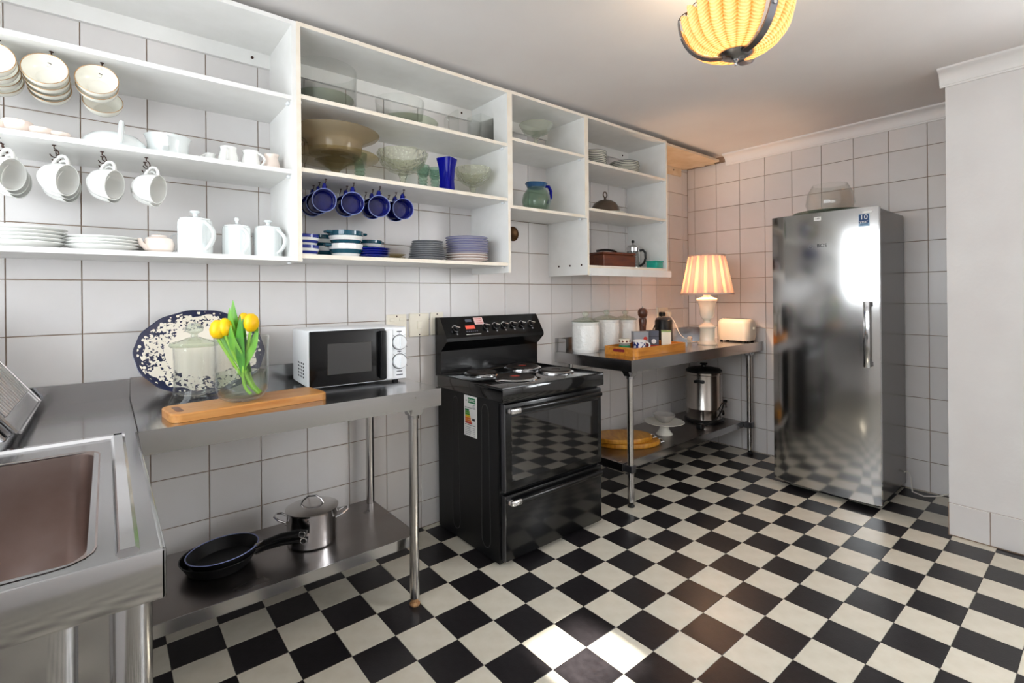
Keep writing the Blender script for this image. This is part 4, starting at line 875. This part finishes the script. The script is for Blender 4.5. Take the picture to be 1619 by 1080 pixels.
def pan(label, X, r, m2):
    t = thing('frying_pan', label, 'frying pan', X=X, group='nested black frying pans')
    obj('pan_body', MB().lathe([(0, 0), (r*.74, 0), (r*.80, .003), (r*.98, .040), (r, .046), (r*.975, .046), (r*.78, .007), (r*.70, .004), (0, .004)], 48), 'black_satin', t)
    obj('rim', MB().lathe([(r*.975, .0455), (r*1.004, .0455), (r*1.004, .0475), (r*.975, .0475)], 48, closed=True), m2, t)
    obj('handle', MB().tube([(r*.96, 0, .036), (r+.03, 0, .050), (r+.09, 0, .064), (r+.15, 0, .068), (r+.185, 0, .064)], [.008, .010, .012, .013, .010], 10, flat=1.4), 'black_plastic', t)
    obj('handle_ferrule', MB().tube([(r*.97, 0, .037), (r+.028, 0, .049)], .0115, 10), 'steel_tube', t)
    obj('hanging_ring', MB().tube([(r+.172+.011*math.cos(a_), -.0145, .066+.011*math.sin(a_)) for a_ in [2*PI*k/16 for k in range(16)]], .0025, 6, closed=True), 'chrome', t)
pan('lower black frying pan on the undershelf', tr(.595, -.262, .2545) @ rot('Z', -27), .130, 'black_plastic')
pan('upper black frying pan with a pale blue rim, resting tilted in the lower one', tr(.608, -.272, .272) @ rot('Z', -32) @ rot('Y', -4), .122, 'blue_rim')

# ------------------------------------------------------------------ on the corner table
Z = .8875
def canister(label, x, y, r, h):
    t = thing('canister', label, 'canister', (x, y, Z), group='white embossed canisters')
    obj('body', MB().lathe([(0, 0), (r*.92, 0), (r*.96, .006), (r*.96, .012), (r, .016), (r, h-.03), (r*.96, h-.022), (r*1.0, h-.012), (r*1.0, h), (r*.94, h), (r*.92, h-.01), (0, h-.01)], 44), 'embossed', t)
    ld = obj('lid', MB().lathe([(0, h), (r*1.02, h), (r*1.04, h+.006), (r*.8, h+.016), (r*.35, h+.028), (0, h+.030)], 40), 'green_plate_glass', t)
    obj('lid_knob', MB().lathe([(0, h+.028), (.016, h+.029), (.012, h+.036), (.022, h+.046), (.023, h+.058), (.012, h+.068), (0, h+.069)], 22), 'knob_glass', ld)
mat('embossed', 'f0efea', .2, coat=.4, bump=(48, .55, 5))
canister('white embossed canister nearest the stove', 2.755, -.165, .090, .200)
canister('white embossed canister, middle of three', 3.010, -.130, .090, .205)
canister('white embossed canister half hidden behind the pepper mill', 3.235, -.120, .080, .195)
t = thing('pepper_mill', 'tall dark wooden pepper mill between canister and tea boxes', 'pepper mill', (3.350, -.190, Z))
obj('body', MB().lathe([(0, 0), (.032, 0), (.033, .010), (.026, .030), (.022, .080), (.024, .130), (.030, .170), (.024, .186), (0, .188)], 28), 'wood_mill', t)
hd_ = obj('head', MB().lathe([(0, .188), (.022, .189), (.034, .206), (.036, .228), (.028, .248), (.012, .256), (0, .257)], 28), 'wood_mill', t)
obj('knob', MB().lathe([(0, .255), (.005, .256), (.006, .264), (0, .268)], 12), 'chrome', hd_)
t.scale = (1, 1, 1.09)
ty = thing('wooden_tray', 'honey-coloured wooden tray with a slot handle holding tea things', 'tray', (2.985, -.440, Z), 0)
x0_, x1_, y0_, y1_, hh, tk, rr_ = -.235, .330, -.135, .125, .052, .012, .03
v, f = loft([ring(x0_, x1_, y0_, y1_, 0, rr_), ring(x0_, x1_, y0_, y1_, hh, rr_), ring(x0_+tk, x1_-tk, y0_+tk, y1_-tk, hh, rr_-tk+.002), ring(x0_+tk, x1_-tk, y0_+tk, y1_-tk, .008, rr_-tk+.002)], True, True)
obj('tray_body', MB().add(v, f), 'wood_tray', ty)
v, f = loft([ring(-.045, .045, .022, .040, -.0005, .008), ring(-.045, .045, .022, .040, .0008, .008)], True, True)
obj('handle_slot', MB().add([Vector((x0_-q.z, -q.x*1.0-.005, q.y)) for q in [Vector(p) for p in v]], f), 'box_maroon', ty)
TZ = Z+.0085
t = thing('glass_jar', 'small glass jar with a green label and a spotted lid in the tray', 'jar', (2.885, -.385, TZ))
obj('body', MB().lathe([(0, 0), (.033, 0), (.036, .006), (.036, .052), (.033, .056), (0, .056)], 28), 'frosted', t)
obj('label_band', MB().lathe([(.0362, .016), (.0368, .016), (.0368, .042), (.0362, .042)], 28, closed=True), 'green_print', t)
ld = obj('lid', MB().lathe([(0, .056), (.036, .056), (.037, .078), (.033, .083), (0, .084)], 28), 'cream_plastic', t)
for k in range(9):
    a_ = 2*PI*k/9; obj('spot', MB().disc(.0065, 0, .0012, 12, 0, Matrix.Translation((.0368*math.cos(a_), .0368*math.sin(a_), .068)) @ axis_to((math.cos(a_), math.sin(a_), 0))), 'wood_dark', ld)
mug = thing('patterned_mug', 'white mug with blue floral pattern in the tray', 'mug', (2.970, -.440, TZ), -35)
pf = mat('blue_floral', 'f2f1f2', .15, coat=.4, var=(2, 'f2f1f2')); nt = pf.node_tree; N2 = nt.nodes; L2 = nt.links
tc = N2.new('ShaderNodeTexCoord'); no = N2.new('ShaderNodeTexNoise'); no.inputs['Scale'].default_value = 55; no.inputs['Detail'].default_value = 2; L2.new(tc.outputs['Object'], no.inputs['Vector'])
gt = N2.new('ShaderNodeMath'); gt.operation = 'GREATER_THAN'; gt.inputs[1].default_value = .545; L2.new(no.outputs['Fac'], gt.inputs[0])
mx = N2.new('ShaderNodeMix'); mx.data_type = 'RGBA'; mx.inputs['A'].default_value = lin('f2f1f2'); mx.inputs['B'].default_value = lin('24377f'); L2.new(gt.outputs[0], mx.inputs['Factor']); L2.new(mx.outputs['Result'], N2['Principled BSDF'].inputs['Base Color'])
obj('body', MB().lathe([(0, 0), (.034, 0), (.040, .006), (.041, .062), (.042, .074), (.039, .074), (.037, .060), (.035, .008), (0, .007)], 32, 0, None, mis=[0, 0, 0, 1, 2, 2, 2, 2]), ['blue_floral', 'porcelain', 'porcelain_pink'], mug)
obj('handle', MB().tube(handle_path(.040, .060, .040, .016, .028), .0052, 8), 'porcelain', mug)
def carton(label, x, y, rz, w_, d_, h_, m1, m2, deco=None):
    t = thing('tea_box', label, 'box', (x, y, TZ), rz, 'tea boxes in the tray')
    obj('carton', MB().rbox(-w_/2, w_/2, -d_/2, d_/2, 0, h_, .0015, 1), m1, t)
    obj('lid_flap', MB().box(-w_/2-.0006, w_/2+.0006, -d_/2-.0006, d_/2+.0006, h_*.93, h_+.0008), m2, t, 0)
    if deco: deco(t, w_, d_, h_)
def d1(t, w_, d_, h_):
    obj('red_band', MB().box(-w_/2-.0008, w_/2+.0008, -d_/2-.0008, d_/2+.0008, .004, h_*.42), 'box_maroon', t, 0)
    obj('round_mark', MB().disc(.013, 0, .001, 20, 0, tr(w_*.28, -d_/2-.0002, h_*.62) @ rot('X', 90)), 'red_print', t)
def d2(t, w_, d_, h_):
    obj('round_mark', MB().disc(.016, 0, .001, 20, 0, tr(0, -d_/2-.0002, h_*.42) @ rot('X', 90)), 'paper', t); obj('red_band', MB().box(-w_/2-.0008, w_/2+.0008, -d_/2-.0008, d_/2+.0008, .004, h_*.22), 'red_print', t, 0)
    obj('fold_line', MB().box(-w_/2-.0004, w_/2+.0004, -d_/2-.0004, d_/2+.0004, h_*.66, h_*.68), 'ink', t, 0)
def d3(t, w_, d_, h_):
    for k in range(4): obj('print_line', MB().box(w_/2, w_/2+.0006, -d_*.36, d_*.36, h_*(.2+.17*k), h_*(.23+.17*k)), 'box_grey', t, 0)
carton('pale grey and maroon tea box behind the patterned mug', 3.068, -.371, -38, .100, .065, .120, 'box_grey', 'box_grey', d1)
carton('slate grey tea box with a white round mark, middle of three', 3.168, -.401, -38, .070, .060, .122, 'box_slate', 'box_slate', d2)
carton('cream and green tea box, rightmost of three', 3.240, -.460, -52, .062, .062, .122, 'box_cream', 'box_green', d3)
t = thing('coffee_grinder', 'black cylindrical appliance with its cord plugged in behind the tea boxes', 'grinder', (3.655, -.165, Z))
obj('body', MB().lathe([(0, 0), (.066, 0), (.068, .008), (.066, .172), (.062, .180), (0, .180)], 32), 'black_satin', t); obj('lid', MB().lathe([(0, .180), (.058, .180), (.060, .190), (.040, .200), (0, .202)], 32), 'dark_metal', t)
t = thing('wall_socket', 'cream double wall socket with plugs above the black grinder', 'socket')
obj('cover', MB().rbox(3.80, 3.95, -.010, 0, 1.075, 1.155, .002, 1), 'cream_plastic', t)
for x in (3.835, 3.915): obj('rocker', MB().rbox(x-.012, x+.012, -.015, -.009, 1.128, 1.146, .002, 1), 'cream_plastic', t)
pg = obj('black_plug', MB().rbox(3.812, 3.858, -.052, -.010, 1.082, 1.120, .010, 2), 'black_plastic', t)
obj('cord', MB().tube(curve((3.82, -.05, 1.095), (3.70, -.12, 1.09), (3.58, -.10, 1.02), (3.52, -.14, .905), 10), .0045, 8), 'rubber', pg)
pg = obj('cream_plug', MB().rbox(3.893, 3.94, -.056, -.010, 1.078, 1.120, .012, 2), 'cream_plastic', t)
obj('cord', MB().tube(curve((3.92, -.05, 1.08), (3.90, -.14, 1.02), (3.74, -.22, .93), (3.775, -.30, .915), 10), .0035, 8), 'white_cord', pg)
t = thing('cord_switch', 'small cream inline switch on the lamp cord beside the lamp', 'switch', (3.775, -.315, Z), 20)
obj('case', MB().rbox(-.030, .030, -.016, .016, .010, .050, .012, 3), 'cream_plastic', t); obj('base', MB().rbox(-.020, .020, -.014, .014, 0, .014, .004, 1), 'cream_plastic', t)
for s in (-1, 1): obj('button', MB().disc(.005, 0, .002, 12, 0, tr(s*.012, -.016, .032) @ rot('X', 90)), 'wood_dark', t)
solid('lamp_cord', MB().tube([(3.80, -.32, Z+.004), (3.86, -.33, Z+.004), (3.92, -.36, Z+.004), (3.93, -.43, Z+.004), (3.88, -.47, Z+.004), (3.83, -.478, Z+.004)], .003, 8), 'white_cord', 'white lamp cord lying in a loop on the corner table', 'cord')
# table lamp
tl = thing('table_lamp', 'lit white urn-shaped table lamp with a pleated shade', 'table lamp', (3.760, -.470, Z))
obj('base', MB().lathe([(0, 0), (.068, 0), (.070, .006), (.066, .014), (.058, .020), (.054, .030), (.053, .118), (.057, .124), (.062, .130), (.060, .138), (.052, .144), (.040, .154), (.026, .164), (.022, .176), (.026, .186), (.040, .196), (.050, .225), (.056, .280), (.066, .318), (.074, .326), (.075, .338), (.070, .345), (.050, .350), (.032, .358), (.024, .372), (.026, .385), (.036, .394), (0, .396)], 48), 'alabaster', tl)
obj('lamp_holder', MB().tube([(0, 0, .394), (0, 0, .440)], .014, 12), 'cream_plastic', tl)
obj('bulb', MB().lathe([(0, .438), (.013, .440), (.015, .455), (.030, .485), (.030, .505), (.018, .525), (0, .530)], 20), 'bulb_glass', tl)
shm = bpy.data.materials.new('pleated_fabric'); shm.use_nodes = True; nt = shm.node_tree; N3 = nt.nodes; L3 = nt.links
for n_ in list(N3): N3.remove(n_)
out = N3.new('ShaderNodeOutputMaterial'); df = N3.new('ShaderNodeBsdfDiffuse'); tl_ = N3.new('ShaderNodeBsdfTranslucent'); mxs = N3.new('ShaderNodeMixShader'); mxs.inputs[0].default_value = .17
df.inputs[0].default_value = lin('dcc0b0'); tl_.inputs[0].default_value = lin('b0897a'); L3.new(df.outputs[0], mxs.inputs[1]); L3.new(tl_.outputs[0], mxs.inputs[2]); L3.new(mxs.outputs[0], out.inputs[0]); MATS['pleated_fabric'] = shm
nn = 96; rb, rt_, zb, zt = .186, .128, .372, .668; vv = []; ff = []
for zz, rr0 in ((zb, rb), (zt, rt_)):
    for k in range(nn):
        a_ = 2*PI*k/nn; q = rr0*(1+(.016 if k % 4 in (0, 1) else -.012)); vv.append((q*math.cos(a_), q*math.sin(a_), zz))
for k in range(nn): ff.append((k, (k+1) % nn, nn+(k+1) % nn, nn+k))
sm = shm.copy(); MATS['pleat_light'] = sm; sm.name = 'pleat_light'
for q in sm.node_tree.nodes:
    if q.type == 'MIX_SHADER': q.inputs[0].default_value = .27
    if q.type == 'BSDF_TRANSLUCENT': q.inputs[0].default_value = lin('c9ae84')
sh = obj('shade', MB().add(vv, ff, [1 if k % 6 in (0, 1) else 0 for k in range(nn)]), ['pleated_fabric', 'pleat_light'], tl, 0)
obj('shade_band', MB().lathe([(rb*.985, zb-.002), (rb*1.022, zb-.002), (rb*1.019, zb+.014), (rb*.985, zb+.014)], 60, closed=True), 'pleated_fabric', sh); obj('shade_band', MB().lathe([(rt_*.985, zt-.010), (rt_*1.024, zt-.010), (rt_*1.022, zt+.002), (rt_*.985, zt+.002)], 60, closed=True), 'pleated_fabric', sh)
lamp('lamp_bulb_light', 'POINT', (3.760, -.470, Z+.50), 11, (1, .68, .46), shadow_soft_size=.03)
# toaster
ts = thing('toaster', 'rounded cream two-slice toaster against the tiled wall', 'toaster', (4.150, -.500, Z), 90)
v, f = loft([ring(-.126, .126, -.078, .078, .012, .05, 7), ring(-.136, .136, -.084, .084, .05, .06, 7), ring(-.134, .134, -.082, .082, .14, .06, 7), ring(-.125, .125, -.074, .074, .168, .055, 7), ring(-.105, .105, -.055, .055, .180, .045, 7)], True, True)
obj('shell', MB().add(v, f), 'cream_plastic', ts, 60)
for y in (-.022, .022): obj('bread_slot', MB().rbox(-.095, .095, y-.010, y+.010, .176, .1812, .003, 1), 'ink', ts)
obj('lever', MB().rbox(-.148, -.132, -.014, .014, .10, .118, .004, 2), 'cream_plastic', ts)
for x in (-.10, .10):
    for y in (-.05, .05): obj('foot', MB().disc(.011, 0, .014, 12, 0, tr(x, y, 0)), 'rubber', ts)
# ------------------------------------------------------------------ on the corner undershelf
Z = .2525
ur = thing('hot_water_urn', 'stainless steel hot water urn with black lid on the undershelf', 'urn', (3.972, -.318, Z))
obj('base', MB().lathe([(0, 0), (.150, 0), (.150, .022), (.140, .030), (0, .030)], 40), 'black_plastic', ur)
obj('tank', MB().lathe([(0, .028), (.134, .028), (.134, .105), (.1355, .108), (.134, .111), (.134, .372), (.140, .378), (.140, .392), (.132, .398), (0, .398)], 48), 'steel_urn', ur)
ld = obj('lid', MB().lathe([(0, .398), (.137, .398), (.138, .406), (.120, .420), (.060, .432), (0, .434)], 40), 'black_plastic', ur)
obj('lid_knob', MB().lathe([(0, .432), (.020, .432), (.018, .446), (.030, .454), (.026, .462), (0, .464)], 20), 'black_plastic', ld)
for a_ in (196, 20): obj('side_handle', MB().rbox(.128, .158, -.040, .040, .318, .342, .008, 2, 0, rot('Z', a_)), 'black_plastic', ur)
tp = obj('tap', MB().tube([(.13, 0, .135), (.170, 0, .135), (.172, 0, .105)], .010, 10, 0, rot('Z', -42)), 'chrome', ur)
obj('tap_lever', MB().rbox(.150, .180, -.010, .010, .143, .165, .004, 1, 0, rot('Z', -42)), 'black_plastic', tp)
obj('thermostat', MB().disc(.020, 0, .020, 18, 0, rot('Z', -42) @ tr(.133, 0, .062) @ rot('Y', 90)), 'black_plastic', ur)
cr = curve((3.95+.125*math.cos(-.9), -.30-.155*.80, Z+.155), (3.93, -.47, Z+.13), (3.86, -.47, Z+.02), (3.70, -.42, Z+.022), 12)
obj('cord', MB().tube([(q[0]-3.95, q[1]+.30, q[2]-Z) for q in cr], .006, 8), 'rubber', ur)
obj('plug', MB().rbox(-.285, -.235, -.140, -.095, 0, .040, .008, 2), 'black_plastic', ur)
t = thing('cake_stand', 'white pedestal cake stand with a pierced rim on the undershelf', 'cake stand', (3.395, -.335, Z))
obj('plate', MB().lathe([(0, .080), (.085, .080), (.135, .088), (.142, .092), (.140, .095), (.085, .088), (0, .087)], 60, 0, None, lambda a, k: 1+.012*math.cos(30*a) if k in (2, 3, 4) else 1), 'porcelain_cream', t)
obj('pedestal', MB().lathe([(0, 0), (.058, 0), (.060, .006), (.045, .022), (.034, .042), (.032, .058), (.040, .074), (.060, .081), (0, .081)], 36), 'porcelain_cream', t)
solid('frosted_bowl', MB().lathe([(0, 0), (.035, 0), (.040, .006), (.066, .030), (.078, .058), (.075, .058), (.062, .032), (.036, .010), (0, .008)], 36), 'frosted', 'small frosted glass bowl sitting on the white cake stand', 'bowl', (3.395, -.335, Z+.0885))
def oval_board(label, x, y, z_, a_, b_, th, rz, m):
    t = thing('serving_board', label, 'board', (x, y, z_), rz, 'oval wooden boards'); n_ = 44
    E_ = lambda s, zz: [(a_*s*math.cos(2*PI*k/n_), b_*s*math.sin(2*PI*k/n_), zz) for k in range(n_)]
    v, f = loft([E_(.97, 0), E_(1, .005), E_(1, th-.005), E_(.975, th)], True, True); obj('plank', MB().add(v, f), m, t)
    obj('handle', MB().tube([(a_-.006, -.04, th*.5), (a_+.022, -.03, th*.5), (a_+.022, .03, th*.5), (a_-.006, .04, th*.5)], .006, 8), 'chrome', t)
    return t
oval_board('lower oval wooden serving board with chrome handle on the undershelf', 3.015, -.305, Z, .215, .135, .030, -36, 'wood_oval')
oval_board('upper oval wooden serving board with chrome handle on the undershelf', 2.985, -.275, Z+.0305, .205, .135, .030, -36, 'wood_oval')
# ------------------------------------------------------------------ on the freezer
solid('glass_platter', MB().lathe([(0, 0), (.10, 0), (.105, .004), (.200, .018), (.205, .022), (.198, .024), (.10, .009), (0, .008)], 48), 'sea_glass', 'flat glass platter lying on top of the freezer', 'platter', (3.915, -1.235, 1.7655))
solid('fish_bowl', MB().lathe([(0, 0), (.080, 0), (.120, .020), (.138, .070), (.128, .140), (.098, .195), (.095, .195), (.124, .140), (.133, .070), (.116, .024), (0, .008)], 44), 'clear_glass', 'big round clear glass bowl on the platter above the freezer', 'glass bowl', (3.935, -1.235, 1.776))
# ------------------------------------------------------------------ pendant lamp
pl = thing('pendant_lamp', 'amber glass shell pendant lamp with metal straps hanging from the ceiling', 'pendant lamp', (1.942, -1.603, 2.068))
am = bpy.data.materials.new('amber_shell'); am.use_nodes = True; nt = am.node_tree; N4 = nt.nodes; L4 = nt.links; bs = N4['Principled BSDF']
bs.inputs['Base Color'].default_value = lin('f0b048'); bs.inputs['Roughness'].default_value = .22; bs.inputs['Emission Color'].default_value = lin('ffb648'); bs.inputs['Emission Strength'].default_value = .12
tb_ = N4.new('ShaderNodeBsdfTranslucent'); tb_.inputs[0].default_value = lin('ffc45c'); mxs = N4.new('ShaderNodeMixShader'); mxs.inputs[0].default_value = .6
tc = N4.new('ShaderNodeTexCoord'); wv = N4.new('ShaderNodeTexWave'); wv.wave_type = 'RINGS'; wv.rings_direction = 'SPHERICAL'; wv.inputs['Scale'].default_value = 38; wv.inputs['Distortion'].default_value = 2.2; wv.inputs['Detail'].default_value = 1; wv.inputs['Detail Scale'].default_value = 2
L4.new(tc.outputs['Object'], wv.inputs['Vector']); bp = N4.new('ShaderNodeBump'); bp.inputs['Strength'].default_value = .9; bp.inputs['Distance'].default_value = .01; L4.new(wv.outputs['Fac'], bp.inputs['Height']); bp.inputs['Strength'].default_value = .5
sp4 = N4.new('ShaderNodeSeparateXYZ'); L4.new(tc.outputs['Object'], sp4.inputs[0])
def m4(op, a, b=None, c=None):
    q = N4.new('ShaderNodeMath'); q.operation = op
    for k, x in enumerate((a, b, c)):
        if x is None: continue
        if isinstance(x, (int, float)): q.inputs[k].default_value = x
        else: L4.new(x, q.inputs[k])
    return q.outputs[0]
an = m4('FLOORED_MODULO', m4('SUBTRACT', m4('ARCTAN2', sp4.outputs[1], sp4.outputs[0]), math.radians(5.7+6)), 2*PI/3)
rib_ = m4('POWER', m4('ABSOLUTE', m4('SINE', m4('MULTIPLY', an, 7*PI/math.radians(108)))), .6)
fac4 = m4('ADD', m4('MULTIPLY', rib_, .62), m4('MULTIPLY', wv.outputs['Fac'], .38))
cr_ = N4.new('ShaderNodeMix'); cr_.data_type = 'RGBA'; cr_.inputs['A'].default_value = lin('dd8f2c'); cr_.inputs['B'].default_value = lin('fff0cc'); L4.new(fac4, cr_.inputs['Factor']); L4.new(cr_.outputs['Result'], bs.inputs['Base Color']); L4.new(cr_.outputs['Result'], tb_.inputs[0])
for q in (bs, tb_): L4.new(bp.outputs[0], q.inputs['Normal'])
L4.new(bs.outputs[0], mxs.inputs[1]); L4.new(tb_.outputs[0], mxs.inputs[2]); L4.new(mxs.outputs[0], N4['Material Output'].inputs[0]); MATS['amber_shell'] = am
A0 = 5.7     # bearing of the first strap, degrees
def shell_pt(u, v_, off=0):
    """u 0..1 across one shell, v_ 0..1 from hub to rim"""
    lobes = 7; c_ = abs(math.sin(PI*u*lobes)); r = .040+(.168-.040)*math.sin(v_*PI/2*.98)**.85; hgt = .020+.125*(1-math.cos(v_*PI/2))**1.05
    r *= 1+.14*(c_-.3)*v_; hgt += .022*c_*v_**6-.03*v_**6*(abs(2*u-1)**4); r += off
    a_ = math.radians(A0+6+(120-12)*u); return (r*math.cos(a_+PI*0), r*math.sin(a_), hgt)
for s in range(3):
    nu, nv_ = 56, 14; vv = []; ff = []
    for off in (0, -.004):
        for i in range(nv_+1):
            for j in range(nu+1): vv.append(shell_pt(j/nu, i/nv_, off))
    S0 = (nv_+1)*(nu+1)
    for i in range(nv_):
        for j in range(nu):
            a_ = i*(nu+1)+j; ff.append((a_, a_+1, a_+nu+2, a_+nu+1)); ff.append((S0+a_, S0+a_+nu+1, S0+a_+nu+2, S0+a_+1))
    for j in range(nu): ff.append((nv_*(nu+1)+j, nv_*(nu+1)+j+1, S0+nv_*(nu+1)+j+1, S0+nv_*(nu+1)+j)); ff.append((j+1, j, S0+j, S0+j+1))
    for i in range(nv_):
        for c_ in (0, nu): a_ = i*(nu+1)+c_; ff.append((a_, a_+nu+1, S0+a_+nu+1, S0+a_))
    obj('glass_shell', MB().add(vv, ff, 0, rot('Z', 120*s)), 'amber_shell', pl, 70)
    sp_ = []; R3 = rot('Z', A0+120*s)
    for k in range(9):
        v_ = k/8; r = .038+(.180-.038)*math.sin(v_*PI/2*.98)**.85; sp_.append((r, 0, 0.014+.150*(1-math.cos(v_*PI/2))**1.05))
    stp = obj('strap', MB().tube(sp_, .017, 8, 0, R3, flat=1.0) if False else MB().add([R3 @ Vector((p[0]+dx, w_, p[2]-dx)) for p in sp_ for w_, dx in ((-.013, .002), (.013, .002), (.013, .006), (-.013, .006))], [(4*k+i, 4*k+(i+1) % 4, 4*k+4+(i+1) % 4, 4*k+4+i) for k in range(8) for i in range(4)]+[(3, 2, 1, 0), (32, 33, 34, 35)]), 'strap_metal', pl, 40)
    obj('rivet', MB().disc(.006, 0, .004, 12, 0, R3 @ tr(sp_[6][0]+.006, 0, sp_[6][2]-.004) @ rot('Y', 100)), 'chrome', stp)
    ch = MB(); a_ = R3 @ Vector(sp_[8]); b_ = Vector((0, 0, CZ-2.068-.03)); n_ = 9
    for k in range(n_):
        p0 = a_.lerp(b_, k/n_); p1 = a_.lerp(b_, (k+1.25)/n_); dv = (p1-p0); Lk = dv.length/2; X_ = Matrix.Translation((p0+p1)/2) @ axis_to(dv) @ rot('Z', 90*k)
        ch.tube([(.006*math.cos(t), 0, Lk*math.sin(t)) for t in [2*PI*q/12 for q in range(12)]], .0016, 5, 0, X_, closed=True)
    obj('chain', ch, 'hook_metal', pl)
mat('pewter', (.36, .36, .38, 1), .25, 1)
hb = obj('hub_disc', MB().lathe([(0, .000), (.012, 0), (.020, .006), (.034, .008), (.046, .014), (.056, .022), (.057, .027), (.040, .032), (0, .033)], 36), 'pewter', pl)
obj('finial', MB().lathe([(0, -.020), (.004, -.019), (.005, -.013), (.003, -.010), (.008, -.005), (.007, .002), (0, .003)], 16), 'chrome', hb)
obj('ceiling_rose', MB().lathe([(0, CZ-2.068), (.050, CZ-2.068), (.048, CZ-2.068-.012), (.020, CZ-2.068-.030), (0, CZ-2.068-.034)], 28), 'dark_metal', pl)
obj('bulb', MB().lathe([(0, .11), (.022, .12), (.028, .145), (.018, .175), (.013, .20), (0, .20)], 18), 'bulb_glass', pl); obj('flex', MB().tube([(0, 0, .19), (0, 0, CZ-2.068-.02)], .004, 8), 'hook_metal', pl)
lamp('pendant_bulb_light', 'POINT', (1.942, -1.603, 2.068+.15), 4.5, (1, .86, .64), shadow_soft_size=.03)
